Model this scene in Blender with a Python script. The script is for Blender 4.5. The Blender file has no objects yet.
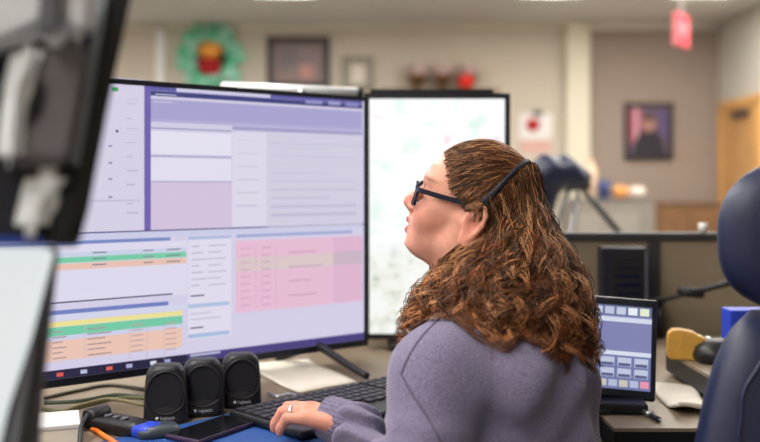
import bpy, bmesh, math, random
import numpy as np
from mathutils import Matrix, Vector

random.seed(7); rng = np.random.default_rng(7)
SC = bpy.context.scene
COL = SC.collection
R = math.radians

def S(r, g, b):                                   # sRGB 0..255 -> linear
    f = lambda c: (c/12.92 if c <= .04045 else ((c+.055)/1.055)**2.4)
    return (f(r/255), f(g/255), f(b/255))

# ------------------------------------------------------------------ camera
FPX, CX, HY, H = 900.0, 380.0, 185.0, 1.14        # focal length in px, centre, horizon row, eye height
cam = bpy.data.cameras.new('camera'); camo = bpy.data.objects.new('camera', cam); COL.objects.link(camo)
camo.location = (0, 0, H); camo.rotation_euler = (R(90), 0, 0)
cam.sensor_width = 36; cam.lens = FPX/760*36; cam.shift_y = -(221-HY)/760
cam.clip_start = .05; cam.clip_end = 60
cam.dof.use_dof = True; cam.dof.focus_distance = 1.46; cam.dof.aperture_fstop = 2.1
SC.camera = camo
def P(px, py, d): return Vector(((px-CX)/FPX*d, d, H-(py-HY)/FPX*d))
def D(px, py, z=.74):
    d = (H-z)*FPX/(py-HY); return Vector(((px-CX)/FPX*d, d, z))

# ------------------------------------------------------------------ world, exposure
w = bpy.data.worlds.new('world'); SC.world = w; w.use_nodes = True
w.node_tree.nodes['Background'].inputs[0].default_value = (.8, .88, 1, 1)
w.node_tree.nodes['Background'].inputs[1].default_value = .4
vs = SC.view_settings; vs.view_transform = 'Standard'; vs.look = 'None'; vs.gamma = 1; vs.use_curve_mapping = False
vs.exposure = 0.0
LAMP = 19.5                                        # ceiling diffuser emission
SCREEN = .93

# ------------------------------------------------------------------ materials
MATS = {}
def mat(name, rgb, rough=.6, metal=0, var=.08, scale=30, bump=0, bscale=200, spec=.5, coat=0, sheen=0, trans=0, emit=None, estr=0, rgb2=None):
    if name in MATS: return MATS[name]
    m = bpy.data.materials.new(name); m.use_nodes = True; nt = m.node_tree; b = nt.nodes['Principled BSDF']
    b.inputs['Roughness'].default_value = rough; b.inputs['Metallic'].default_value = metal
    b.inputs['Specular IOR Level'].default_value = spec
    b.inputs['Coat Weight'].default_value = coat; b.inputs['Sheen Weight'].default_value = sheen
    b.inputs['Transmission Weight'].default_value = trans
    tc = nt.nodes.new('ShaderNodeTexCoord')
    n = nt.nodes.new('ShaderNodeTexNoise'); n.inputs['Scale'].default_value = scale; n.inputs['Detail'].default_value = 4
    nt.links.new(tc.outputs['Object'], n.inputs['Vector'])
    mx = nt.nodes.new('ShaderNodeMix'); mx.data_type = 'RGBA'
    c2 = rgb2 if rgb2 else tuple(min(1, c*(1+2*var)) for c in rgb)
    c1 = rgb if rgb2 else tuple(c*(1-2*var) for c in rgb)
    mx.inputs[6].default_value = (*c1, 1); mx.inputs[7].default_value = (*c2, 1)
    nt.links.new(n.outputs['Fac'], mx.inputs[0]); nt.links.new(mx.outputs[2], b.inputs['Base Color'])
    if bump:
        n2 = nt.nodes.new('ShaderNodeTexNoise'); n2.inputs['Scale'].default_value = bscale; n2.inputs['Detail'].default_value = 3
        nt.links.new(tc.outputs['Object'], n2.inputs['Vector'])
        bp = nt.nodes.new('ShaderNodeBump'); bp.inputs['Strength'].default_value = bump; bp.inputs['Distance'].default_value = .002
        nt.links.new(n2.outputs['Fac'], bp.inputs['Height']); nt.links.new(bp.outputs['Normal'], b.inputs['Normal'])
    if emit:
        b.inputs['Emission Color'].default_value = (*emit, 1); b.inputs['Emission Strength'].default_value = estr
    MATS[name] = m; return m

def attr_mat(name, rough=.5, spec=.5, emit=False, strength=1, sheen=0, sss=0, noise=0):
    m = bpy.data.materials.new(name); m.use_nodes = True; nt = m.node_tree; b = nt.nodes['Principled BSDF']
    a = nt.nodes.new('ShaderNodeAttribute'); a.attribute_name = 'Col'
    b.inputs['Roughness'].default_value = rough; b.inputs['Specular IOR Level'].default_value = spec
    col = a.outputs['Color']
    if noise:
        tc = nt.nodes.new('ShaderNodeTexCoord'); n = nt.nodes.new('ShaderNodeTexNoise'); n.inputs['Scale'].default_value = noise; n.inputs['Detail'].default_value = 5
        nt.links.new(tc.outputs['Object'], n.inputs['Vector'])
        mp = nt.nodes.new('ShaderNodeMapRange'); mp.inputs[3].default_value = .82; mp.inputs[4].default_value = 1.18
        nt.links.new(n.outputs['Fac'], mp.inputs[0])
        mx = nt.nodes.new('ShaderNodeMix'); mx.data_type = 'RGBA'; mx.blend_type = 'MULTIPLY'; mx.inputs[0].default_value = 1
        nt.links.new(col, mx.inputs[6]); nt.links.new(mp.outputs[0], mx.inputs[7]); col = mx.outputs[2]
    if emit:
        b.inputs['Base Color'].default_value = (.02, .02, .02, 1); b.inputs['Roughness'].default_value = .35
        nt.links.new(col, b.inputs['Emission Color']); b.inputs['Emission Strength'].default_value = strength
    else:
        nt.links.new(col, b.inputs['Base Color'])
        if sss:
            b.inputs['Subsurface Weight'].default_value = sss; b.inputs['Subsurface Radius'].default_value = (.012, .005, .003)
            b.inputs['Subsurface Scale'].default_value = .5
    return m

M_WALL = mat('wall_beige', S(209, 199, 182), .9, var=.02, scale=3, bump=.05)
M_ACC = mat('wall_taupe', S(162, 147, 136), .9, var=.02, scale=3, bump=.05)
M_GREYW = mat('wall_pale', S(206, 202, 192), .9, var=.02, scale=3, bump=.05)
M_CREAM = mat('cream_paint', S(228, 222, 200), .8, var=.02)
M_WHITE = mat('white_paint', S(246, 248, 246), .6, var=.01)
M_CEIL = mat('ceiling_white', S(225, 222, 214), .95, var=.03, scale=60)
M_CARPET = mat('carpet', S(92, 92, 98), .98, var=.2, scale=250, bump=.6, bscale=400)
M_TAN = mat('desk_laminate', S(132, 117, 99), .45, var=.06, scale=120)
M_BLK = mat('black_plastic', S(20, 21, 25), .42, var=.1)
M_BLKG = mat('black_gloss', S(12, 13, 18), .18, var=.05)
M_NAVYB = mat('navy_bezel', S(16, 22, 36), .35, var=.05)
M_SPK = mat('speaker_shell', S(15, 16, 25), .42, var=.08)
M_GRILL = mat('speaker_cloth', S(13, 14, 26), .85, var=.25, scale=900, bump=.4, bscale=1500)
M_SILV = mat('silver_plastic', S(226, 230, 236), .35, metal=.1, var=.04)
M_PALE = mat('pale_plastic', S(242, 246, 250), .4, var=.03)
M_GREYP = mat('grey_plastic', S(96, 96, 102), .5, var=.08)
M_DGREY = mat('dark_grey_plastic', S(52, 52, 58), .5, var=.1)
M_METAL = mat('brushed_metal', S(170, 172, 178), .35, metal=.9, var=.06)
M_LEATH = mat('navy_leather', S(24, 33, 66), .42, var=.12, scale=60, bump=.25, bscale=500)
M_NAVYF = mat('navy_vinyl', S(18, 28, 60), .42, var=.15, scale=20, bump=.3, bscale=60)
M_PAPER = mat('paper', S(226, 220, 208), .85, var=.03)
M_FAB = mat('partition_fabric', S(136, 123, 103), .95, var=.1, scale=300, bump=.3, bscale=600)
M_RAIL = mat('rail_charcoal', S(46, 46, 50), .5, var=.08)
M_WOOD = mat('honey_wood', S(206, 158, 100), .5, var=.12, scale=9)
M_BWOOD = mat('brown_wood', S(122, 88, 58), .5, var=.15, scale=8)
M_CABG = mat('grey_laminate', S(150, 142, 132), .55, var=.04)
M_YEL = mat('mustard_plastic', S(196, 150, 62), .5, var=.1, scale=40)
M_BLUE = mat('blue_plastic', S(32, 62, 190), .45, var=.08)
M_MAT = mat('blue_mat', S(22, 70, 140), .6, var=.06)
M_ORANGE = mat('orange_rubber', S(235, 120, 30), .5, var=.05)
M_RED = mat('red_enamel', S(196, 30, 30), .4, var=.05)
M_CABLE = mat('cable_green_grey', S(70, 74, 64), .6, var=.1)
M_LENS = mat('lens_glass', (1, 1, 1), .02, var=0, trans=1)

# ------------------------------------------------------------------ object helpers
WM = {}
def link(o, parent=None):
    COL.objects.link(o)
    if parent is not None: o.parent = parent
    return o
def tag(o, label, cat, group=None, kind=None):
    o['label'] = label; o['category'] = cat
    if group: o['group'] = group
    if kind: o['kind'] = kind
    return o
def thing(name, label, cat, loc=(0, 0, 0), rz=0, group=None, rot=None):
    o = bpy.data.objects.new(name, None); o.empty_display_size = .05; COL.objects.link(o)
    o.location = loc; o.rotation_euler = rot if rot else (0, 0, rz)
    WM[o.name] = Matrix.LocRotScale(Vector(loc), o.rotation_euler, None)
    return tag(o, label, cat, group)
def local(parent, V):                              # world points -> parent's space
    if parent is None or parent.name not in WM: return V
    A = np.array(WM[parent.name].inverted()); V = np.asarray(V, float)
    return V @ A[:3, :3].T + A[:3, 3]
def mesh(name, V, F, m, parent=None, smooth=False, world=False, colors=None):
    me = bpy.data.meshes.new(name)
    if world: V = local(parent, V)
    V = np.asarray(V, np.float32)
    if isinstance(F, np.ndarray):
        n, k = F.shape
        me.vertices.add(len(V)); me.vertices.foreach_set('co', V.ravel())
        me.loops.add(n*k); me.loops.foreach_set('vertex_index', F.astype(np.int32).ravel())
        me.polygons.add(n); me.polygons.foreach_set('loop_start', np.arange(0, n*k, k, dtype=np.int32))
        me.polygons.foreach_set('loop_total', np.full(n, k, np.int32))
        me.update(calc_edges=True)
    else:
        me.from_pydata([tuple(map(float, v)) for v in V], [], F); me.update()
    if smooth: me.polygons.foreach_set('use_smooth', np.ones(len(me.polygons), bool))
    if colors is not None:
        a = me.color_attributes.new('Col', 'FLOAT_COLOR', 'POINT')
        c = np.ones((len(V), 4), np.float32); c[:, :3] = colors; a.data.foreach_set('color', c.ravel())
    if m: me.materials.append(m)
    o = bpy.data.objects.new(name, me)
    return link(o, parent)
def from_bm(name, bm, m, parent=None, smooth=False):
    me = bpy.data.meshes.new(name); bm.normal_update(); bm.to_mesh(me); bm.free()
    if smooth: me.polygons.foreach_set('use_smooth', np.ones(len(me.polygons), bool))
    me.materials.append(m); o = bpy.data.objects.new(name, me); return link(o, parent)
def bm_box(bm, c, s, bev=0, rot=None, seg=2):
    g = bmesh.ops.create_cube(bm, size=1); vs_ = g['verts']
    M = Matrix.Translation(Vector(c)) @ (rot.to_4x4() if rot else Matrix()) @ Matrix.Diagonal((*s, 1))
    bmesh.ops.transform(bm, matrix=M, verts=vs_)
    if bev:
        es = list({e for v in vs_ for e in v.link_edges})
        bmesh.ops.bevel(bm, geom=es, offset=bev, segments=seg, affect='EDGES', profile=.5)
def box(name, c, s, m, parent=None, bev=0, rot=None, seg=2):
    bm = bmesh.new(); bm_box(bm, c, s, bev, rot, seg); return from_bm(name, bm, m, parent, smooth=False)
def boxes(name, L, m, parent=None, bev=0):
    bm = bmesh.new()
    for c, s in L: bm_box(bm, c, s, bev)
    return from_bm(name, bm, m, parent)
def rings(name, RR, m, parent=None, cap=True, smooth=True, world=False, closed=False):
    RR = np.asarray(RR, float); a, b, _ = RR.shape; V = RR.reshape(-1, 3); F = []
    for i in range(a if closed else a-1):
        for j in range(b):
            i2 = (i+1) % a; F.append([i*b+j, i*b+(j+1) % b, i2*b+(j+1) % b, i2*b+j])
    if cap and not closed:
        F.append(list(range(b))[::-1]); F.append([(a-1)*b+j for j in range(b)])
    return mesh(name, V, F, m, parent, smooth, world)
def lathe(name, prof, m, parent=None, c=(0, 0, 0), n=28, smooth=True):
    t = np.linspace(0, 2*np.pi, n, endpoint=False)
    RR = [[(c[0]+r*np.cos(a), c[1]+r*np.sin(a), c[2]+z) for a in t] for r, z in prof]
    return rings(name, RR, m, parent, True, smooth)
def frames(Pt):
    Pt = np.asarray(Pt, float); T = np.gradient(Pt, axis=0); T /= np.linalg.norm(T, axis=1)[:, None]+1e-12
    up = np.array([0, 0, 1.]) if abs(T[0][2]) < .9 else np.array([1., 0, 0]); N = []
    n = np.cross(T[0], up); n /= np.linalg.norm(n)
    for t in T:
        n = n-t*np.dot(n, t); n /= np.linalg.norm(n)+1e-12; N.append(n.copy())
    N = np.array(N); return T, N, np.cross(T, N)
def spline(C, n):
    C = np.asarray(C, float); k = len(C)
    Cp = np.vstack([2*C[0]-C[1], C, 2*C[-1]-C[-2]]); out = []
    for t in np.linspace(0, k-1, n):
        i = min(int(t), k-2); f = t-i; p0, p1, p2, p3 = Cp[i:i+4]
        out.append(.5*((2*p1)+(-p0+p2)*f+(2*p0-5*p1+4*p2-p3)*f*f+(-p0+3*p1-3*p2+p3)*f**3))
    return np.array(out)
def tube(name, C, r, m, parent=None, n=None, seg=8, world=False, flat=1):
    Pt = spline(C, n) if n else np.asarray(C, float); T, N, B = frames(Pt)
    rr = np.linspace(r[0], r[1], len(Pt)) if isinstance(r, tuple) else np.full(len(Pt), r)
    a = np.linspace(0, 2*np.pi, seg, endpoint=False)
    RR = Pt[:, None]+rr[:, None, None]*(np.cos(a)[None, :, None]*N[:, None]+flat*np.sin(a)[None, :, None]*B[:, None])
    return rings(name, RR, m, parent, True, True, world)
def superloft(name, rows, m, parent=None, n=40, world=False):       # rows: (cx, cy, cz, half_x, half_y, exponent)
    t = np.linspace(0, 2*np.pi, n, endpoint=False); RR = []
    for cx, cy, cz, a, b, e in rows:
        c, s = np.cos(t), np.sin(t)
        RR.append(np.stack([cx+a*np.sign(c)*abs(c)**(2/e), cy+b*np.sign(s)*abs(s)**(2/e), np.full(n, cz)], 1))
    return rings(name, RR, m, parent, True, True, world)
def prism(name, poly, z0, z1, m, parent=None, bev=0):
    bm = bmesh.new(); vb = [bm.verts.new((x, y, z0)) for x, y in poly]
    f = bm.faces.new(vb); r = bmesh.ops.extrude_face_region(bm, geom=[f])
    for v in r['geom']:
        if isinstance(v, bmesh.types.BMVert): v.co.z = z1
    bmesh.ops.recalc_face_normals(bm, faces=bm.faces)
    if bev:
        bmesh.ops.bevel(bm, geom=list(bm.edges), offset=bev, segments=2, affect='EDGES')
    return from_bm(name, bm, m, parent)
def plate(name, poly, y0, y1, m, parent=None, bev=0):               # outline in local x,z, thickness in y
    bm = bmesh.new(); vb = [bm.verts.new((x, y0, z)) for x, z in poly]
    f = bm.faces.new(vb); r = bmesh.ops.extrude_face_region(bm, geom=[f])
    for v in r['geom']:
        if isinstance(v, bmesh.types.BMVert): v.co.y = y1
    bmesh.ops.recalc_face_normals(bm, faces=bm.faces)
    if bev: bmesh.ops.bevel(bm, geom=list(bm.edges), offset=bev, segments=2, affect='EDGES')
    return from_bm(name, bm, m, parent)
def rrect(x0, z0, x1, z1, r, n=5):
    L = []
    for cx, cz, a0 in ((x1-r, z1-r, 0), (x0+r, z1-r, 90), (x0+r, z0+r, 180), (x1-r, z0+r, 270)):
        for i in range(n+1):
            a = R(a0+90*i/n); L.append((cx+r*math.cos(a), cz+r*math.sin(a)))
    return L
def frame_ring(name, x0, z0, x1, z1, wd, y0, y1, m, parent=None, wb=None):
    wb = wd if wb is None else wb
    o = [(x0, z0), (x1, z0), (x1, z1), (x0, z1)]; i = [(x0+wd, z0+wb), (x1-wd, z0+wb), (x1-wd, z1-wd), (x0+wd, z1-wd)]
    V = [(x, y0, z) for x, z in o]+[(x, y0, z) for x, z in i]+[(x, y1, z) for x, z in o]+[(x, y1, z) for x, z in i]; F = []
    for k in range(4):
        l = (k+1) % 4
        F += [[k, l, 4+l, 4+k], [8+l, 8+k, 12+k, 12+l], [k, 8+k, 8+l, l], [4+k, 4+l, 12+l, 12+k]]
    return mesh(name, V, F, m, parent)
def display(name, rects, m, parent, y=0):          # flat print of a screen or picture: rects (x0,z0,x1,z1,rgb,layer) in the local plane
    V, F, C = [], [], []
    for x0, z0, x1, z1, c, ly in rects:
        k = len(V); yy = y-.0002*ly
        V += [(x0, yy, z0), (x1, yy, z0), (x1, yy, z1), (x0, yy, z1)]; F.append([k, k+1, k+2, k+3]); C += [c]*4
    return mesh(name, V, F, m, parent, colors=np.array(C))
def text(name, s, size, m, parent, loc, rot):
    cu = bpy.data.curves.new(name, 'FONT'); cu.body = s; cu.size = size; cu.extrude = size*.02; cu.align_x = 'CENTER'; cu.align_y = 'CENTER'
    to = bpy.data.objects.new(name, cu); COL.objects.link(to)
    dg = bpy.context.evaluated_depsgraph_get(); me = bpy.data.meshes.new_from_object(to.evaluated_get(dg))
    bpy.data.objects.remove(to); me.name = name; me.materials.clear(); me.materials.append(m)
    o = bpy.data.objects.new(name, me); link(o, parent); o.location = loc; o.rotation_euler = rot; return o
def struct(o, label, cat): tag(o, label, cat, kind='structure'); return o

# ================================================================== ROOM
YB, XR, XL, YF, ZC = 10.0, 3.76, -5.2, -2.6, 2.93
struct(box('floor', ((XL+XR)/2, (YB+YF)/2, -.05), (XR-XL+.4, YB-YF+.4, .1), M_CARPET), 'grey office carpet under the desks', 'floor')
struct(box('ceiling', ((XL+XR)/2, (YB+YF)/2, ZC+.05), (XR-XL+.4, YB-YF+.4, .1), M_CEIL), 'white office ceiling at the top of the walls', 'ceiling')
xc = (565-CX)/FPX*YB; xd = (586-CX)/FPX*YB
struct(box('wall_back', ((XL+xc)/2, YB+.06, ZC/2), (xc-XL, .12, ZC), M_WALL), 'beige back wall with wreath and framed pictures', 'wall')
struct(box('wall_accent', ((xd+XR)/2, YB+.06, ZC/2), (XR-xd, .12, ZC), M_ACC), 'taupe back wall behind the framed portrait', 'wall')
struct(box('wall_left', (XL-.06, (YB+YF)/2, ZC/2), (.12, YB-YF+.24, ZC), M_WALL), 'beige side wall left of the desks', 'wall')
struct(box('wall_right', (XR+.06, (YB+YF)/2, ZC/2), (.12, YB-YF+.24, ZC), M_GREYW), 'pale grey side wall with the wooden door', 'wall')
struct(box('wall_front', ((XL+XR)/2, YF-.06, ZC/2), (XR-XL, .12, ZC), M_WALL), 'beige wall behind the viewer', 'wall')
struct(box('trim_1', ((161-CX)/FPX*YB, YB-.03, ZC/2), (.085, .06, ZC), M_WHITE, bev=.004), 'narrow bright white upright strip beside the wreath', 'trim')
struct(box('trim_2', ((xc+xd)/2, YB-.05, ZC/2), (xd-xc+.02, .22, ZC), M_CREAM, bev=.01), 'cream pillar between the beige and taupe walls', 'pillar')
struct(box('trim_3', ((XL+xc)/2, YB-.03, ZC-.035), (xc-XL-.02, .06, .07), M_CREAM, bev=.008), 'pale cornice along the top of the beige wall', 'trim')
struct(box('trim_4', ((xd+XR)/2+.01, YB-.03, ZC-.035), (XR-xd-.03, .06, .07), M_CEIL, bev=.008), 'pale cornice along the top of the taupe wall', 'trim')
struct(box('baseboard_back', ((XL+XR)/2, YB-.01, .05), (XR-XL-.02, .02, .1), M_RAIL), 'dark baseboard along the back wall', 'baseboard')

# door in the right wall
dr = bpy.data.objects.new('door_1', None); COL.objects.link(dr); dr.location = (XR, 9.36, 0)
WM['door_1'] = Matrix.Translation((XR, 9.36, 0)); struct(dr, 'honey wood door with matching frame at the far right', 'door')
boxes('door_frame', [((-.02, -.49, .99), (.06, .08, 1.98)), ((-.02, .49, .99), (.06, .08, 1.98)), ((-.02, 0, 1.995), (.06, 1.06, .09))], mat('door_frame_wood', S(222, 170, 100), .5, var=.08, scale=9), dr)
box('door_leaf', (-.012, 0, .975), (.03, .9, 1.95), M_WOOD, dr, bev=.003)
lf = box('door_closer', (-.06, -.1, 1.87), (.06, .34, .06), M_DGREY, dr, bev=.008)
boxes('door_handle', [((-.045, -.36, 1.0), (.02, .05, .16)), ((-.075, -.32, 1.02), (.02, .12, .02))], M_METAL, dr, bev=.004)

# ceiling troffers
M_LAMP = mat('lamp_diffuser', (.9, .9, .9), .6, var=0, emit=S(255, 249, 242), estr=LAMP)
for x in (-3.4, -.9, 1.6, 3.0):
    for y in (-1.2, .3, 1.9, 3.6, 5.7, 7.85):
        if x > 0 and y < 3 or x > 2 and y < 5: continue
        t = thing('ceiling_light', 'recessed ceiling light panel with white frame', 'ceiling light', (x, y, ZC), group='ceiling light panels')
        frame_ring('frame', -.32, -.62, .32, .62, .025, -.004, .02, M_WHITE, t).rotation_euler = (R(-90), 0, 0)
        box('diffuser', (0, 0, -.006), (.59, 1.19, .008), M_LAMP, t)

# ================================================================== SDF TOOLKIT
class Field:
    def __init__(s, lo, hi, h):
        s.lo = np.array(lo, float); s.h = h; s.n = np.ceil((np.array(hi)-s.lo)/h).astype(int)+1
        s.v = np.full(s.n, .05, np.float32)
    def sub(s, lo, hi):
        a = np.clip(np.floor((np.array(lo)-s.lo)/s.h).astype(int), 0, s.n-1); b = np.clip(np.ceil((np.array(hi)-s.lo)/s.h).astype(int)+1, 1, s.n)
        ax = [(s.lo[i]+s.h*np.arange(a[i], b[i])).astype(np.float32) for i in range(3)]
        return tuple(slice(a[i], b[i]) for i in range(3)), ax[0][:, None, None], ax[1][None, :, None], ax[2][None, None, :]
    def op(s, fn, lo, hi, k, mode='u'):
        mg = k+4*s.h; sl, X, Y, Z = s.sub(np.array(lo)-mg, np.array(hi)+mg)
        d = fn(X, Y, Z); a = s.v[sl]
        if mode == 'u':
            hh = np.clip(.5+.5*(a-d)/k, 0, 1); s.v[sl] = a*(1-hh)+d*hh-k*hh*(1-hh)
        else:
            d = -d; hh = np.clip(.5-.5*(a-d)/k, 0, 1); s.v[sl] = a*(1-hh)+d*hh+k*hh*(1-hh)
    def cone(s, a, b, ra, rb, k=.01, mode='u'):
        a = np.array(a, float); b = np.array(b, float); ba = b-a; L = max(float(ba@ba), 1e-12); m = max(ra, rb)
        def fn(X, Y, Z):
            t = np.clip(((X-a[0])*ba[0]+(Y-a[1])*ba[1]+(Z-a[2])*ba[2])/L, 0, 1)
            return np.sqrt((X-a[0]-t*ba[0])**2+(Y-a[1]-t*ba[1])**2+(Z-a[2]-t*ba[2])**2)-(ra+(rb-ra)*t)
        s.op(fn, np.minimum(a, b)-m, np.maximum(a, b)+m, k, mode)
    def ell(s, c, r, k=.01, A=None, mode='u'):
        c = np.array(c, float); A = np.eye(3) if A is None else np.array(A, float); m = max(r)
        def fn(X, Y, Z):
            q = [((X-c[0])*A[i, 0]+(Y-c[1])*A[i, 1]+(Z-c[2])*A[i, 2]) for i in range(3)]
            k0 = np.sqrt(sum((q[i]/r[i])**2 for i in range(3)))+1e-6; k1 = np.sqrt(sum((q[i]/r[i]**2)**2 for i in range(3)))+1e-6
            return k0*(k0-1)/k1
        s.op(fn, c-m, c+m, k, mode)
    def sample(s, Q):
        g = (Q-s.lo)/s.h; g = np.clip(g, 0, s.n-1.001); i = g.astype(int); f = g-i; out = 0
        for dx in (0, 1):
            for dy in (0, 1):
                for dz in (0, 1):
                    w_ = (f[:, 0] if dx else 1-f[:, 0])*(f[:, 1] if dy else 1-f[:, 1])*(f[:, 2] if dz else 1-f[:, 2])
                    out = out+w_*s.v[i[:, 0]+dx, i[:, 1]+dy, i[:, 2]+dz]
        return out
    def grad(s, Q):
        e = s.h*1.5; G = np.stack([s.sample(Q+np.eye(3)[i]*e)-s.sample(Q-np.eye(3)[i]*e) for i in range(3)], 1)
        return G/(np.linalg.norm(G, axis=1)[:, None]+1e-9)
    def nets(s):
        v = s.v; sg = v < 0; c = sum(sg[dx:v.shape[0]-1+dx, dy:v.shape[1]-1+dy, dz:v.shape[2]-1+dz].astype(np.int8) for dx in (0, 1) for dy in (0, 1) for dz in (0, 1))
        act = (c > 0) & (c < 8); idx = np.full(act.shape, -1, np.int64); ci = np.argwhere(act); idx[act] = np.arange(len(ci))
        acc = np.zeros((len(ci), 3)); cnt = np.zeros(len(ci))
        cor = [(a, b, d) for a in (0, 1) for b in (0, 1) for d in (0, 1)]
        for o1 in cor:
            for ax in range(3):
                if o1[ax]: continue
                o2 = list(o1); o2[ax] = 1
                a = v[ci[:, 0]+o1[0], ci[:, 1]+o1[1], ci[:, 2]+o1[2]]; b = v[ci[:, 0]+o2[0], ci[:, 1]+o2[1], ci[:, 2]+o2[2]]
                m = (a < 0) != (b < 0); t = a[m]/(a[m]-b[m]); p = np.tile(np.array(o1, float), (m.sum(), 1)); p[:, ax] += t
                acc[m] += p; cnt[m] += 1
        V = s.lo+s.h*(ci+acc/cnt[:, None]); Q = []
        for ax in range(3):
            u, w_ = (ax+1) % 3, (ax+2) % 3
            A = np.take(sg, np.arange(sg.shape[ax]-1), ax); B = np.take(sg, np.arange(1, sg.shape[ax]), ax)
            e = np.argwhere(A != B); e = e[(e[:, u] > 0) & (e[:, w_] > 0) & (e[:, u] < v.shape[u]-1) & (e[:, w_] < v.shape[w_]-1)]
            def cell(du, dw):
                q = e.copy(); q[:, u] += du; q[:, w_] += dw; return idx[q[:, 0], q[:, 1], q[:, 2]]
            q = np.stack([cell(-1, -1), cell(0, -1), cell(0, 0), cell(-1, 0)], 1)
            ins = sg[e[:, 0], e[:, 1], e[:, 2]]; q[~ins] = q[~ins][:, ::-1]; Q.append(q)
        return V, np.vstack(Q)

# ================================================================== FURNITURE
ZD = .74
desk = thing('desk', 'large tan corner desk with black edges under the monitors', 'desk')
A45 = [(-1.6, .70), (-.81, .70), (.20, 1.71), (.36, 1.71), (.385, 1.69), (.385, 1.48), (1.6, 1.48), (1.6, 2.38), (-1.6, 2.38)]
prism('desktop', A45, ZD-.006, ZD, M_TAN, desk)
prism('edge_band', A45, ZD-.04, ZD-.006, M_BLK, desk)
for x, y in ((-1.5, .85), (-1.5, 2.28), (1.5, 1.58), (1.5, 2.28), (.45, 2.28)):
    box('leg', (x, y, (ZD-.04)/2), (.06, .06, ZD-.04), M_RAIL, desk, bev=.005)

tier = thing('raised_shelf', 'raised tan work surface with thick black edge beside the navy chair', 'shelf', (1.07, 1.70, ZD))
prism('top', [(-.47, -.23), (.5, -.23), (.5, .22), (-.44, .22), (-.47, .19)], .047, .053, M_TAN, tier)
prism('edge_band', [(-.47, -.23), (.5, -.23), (.5, .22), (-.44, .22), (-.47, .19)], .012, .047, M_BLK, tier)
for x, y in ((-.42, -.18), (-.42, .16), (.45, -.18), (.45, .16)): box('foot', (x, y, .006), (.05, .05, .012), M_BLK, tier)

part = thing('cubicle_partition', 'tan fabric cubicle partition with charcoal rails behind the desk', 'partition', (0, 2.42, 0))
zt = H-50/FPX*2.40
xp = (654-CX)/FPX*2.40
for x0, x1 in ((-1.6, -.45), (-.42, xp-.016), (xp+.016, 1.9)):
    box('fabric_panel', ((x0+x1)/2, 0, (.08+zt-.012)/2), (x1-x0, .035, zt-.092), M_FAB, part, bev=.004)
box('top_rail', (.15, 0, zt-.005), (3.5, .05, .022), M_RAIL, part, bev=.004)
for x in (-.435, xp): box('post', (x, 0, (zt-.016)/2), (.03, .05, zt-.016), M_RAIL, part, bev=.003)
box('base_rail', (.15, 0, .04), (3.5, .045, .08), M_RAIL, part)

desk2 = thing('far_desk', 'grey desk on the far side of the partition', 'desk', (1.15, 3.95, 0))
box('desktop', (0, 0, .725), (1.7, 1.2, .03), M_CABG, desk2, bev=.004)
for x in (-.8, .8):
    for y in (-.55, .55): box('leg', (x, y, .355), (.05, .05, .71), M_RAIL, desk2)

# ------------------------------------------------------------------ large monitor
M_DISP = attr_mat('display_print', emit=True, strength=SCREEN)
ux, uy = .794, .607
Rr = np.array([-.029, 2.03]); RZ = math.atan2(uy, ux); WB, ZB, ZT = .975, .779, 1.338
ctr = Rr-np.array([ux, uy])*WB/2
mon = thing('computer_monitor', 'huge monitor showing lavender dispatch windows and coloured tables', 'monitor', (ctr[0], ctr[1], ZD), RZ)
def muv(px, py):                                   # pixel -> (local x, local z) on the screen plane
    a, b = (px-CX)/FPX, 1.0; n = np.array([-uy, ux]); t = (n@ctr)/(n@np.array([a, b])); p = np.array([a*t, b*t])
    return float((p-ctr)@np.array([ux, uy])), H-(py-HY)/FPX*t-ZD
z0, z1 = ZB-ZD, ZT-ZD; hw = WB/2
frame_ring('bezel', -hw, z0, hw, z1, .010, -.004, .022, M_NAVYB, mon, wb=.014)
box('back_cover', (0, .032, (z0+z1)/2), (WB-.02, .03, z1-z0-.02), M_BLK, mon, bev=.008)
Lr = [(-hw+.009, z0+.013, hw-.009, z1-.009, S(216, 210, 236), 0)]
def q(xa, ya, xb, yb, c, ly=1):                    # rectangle from its top-left and bottom-right pixels
    x0, zt_ = muv(xa, ya); x1, zb_ = muv(xb, yb); x0 = -hw+.0105 if xa <= 40 else x0; Lr.append((x0, zb_, x1, zt_, S(*c), ly))
XS = hw-.0105; XSL = -hw+.0105
def muvx(u): return XSL+(XS-XSL)*u
# upper right window
q(150, 84.5, 362, 226, (212, 208, 232), 1)
q(144, 82, 150.5, 231, (112, 96, 176), 2)
q(150.5, 84.5, 362, 104.5, (96, 92, 168), 2)
q(150.5, 90.5, 362, 109, (58, 62, 126), 3); q(176, 86.5, 270, 98, (214, 212, 238), 4)
q(155, 93.5, 176, 96, (190, 196, 226), 4)
q(305, 99.8, 322, 104.5, (150, 150, 200), 4); q(328, 101, 340, 105.5, (160, 160, 205), 4); q(345, 102, 358, 107, (140, 140, 195), 4)
q(150.5, 98.5, 362, 131, (170, 166, 212), 2); q(150.5, 119, 362, 130, (186, 184, 222), 3); q(153, 101, 172, 103, (210, 208, 236), 4)
q(150.5, 127.5, 231, 131.5, (84, 96, 164), 4)
q(150.5, 131, 231, 155.5, (232, 229, 246), 4); q(150.5, 155.5, 231, 157.8, (76, 92, 162), 5)
q(150.5, 157.8, 231, 181, (230, 226, 244), 4); q(150.5, 181, 231, 182.5, (176, 168, 206), 5)
q(150.5, 182.5, 231, 227.5, (214, 198, 226), 4)
q(232, 130, 362, 131.8, (164, 160, 204), 4)
q(232, 132, 266, 226, (224, 220, 238), 4); q(267, 133, 362, 225, (214, 210, 230), 4)
for i in range(9):
    y = 148+i*8.2; q(270, y, 356 if i % 3 else 330, y+1.2, (198, 192, 218), 5)
for i in range(6): q(236, 140+i*13, 258, 141.3+i*13, (202, 196, 220), 5)
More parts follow.
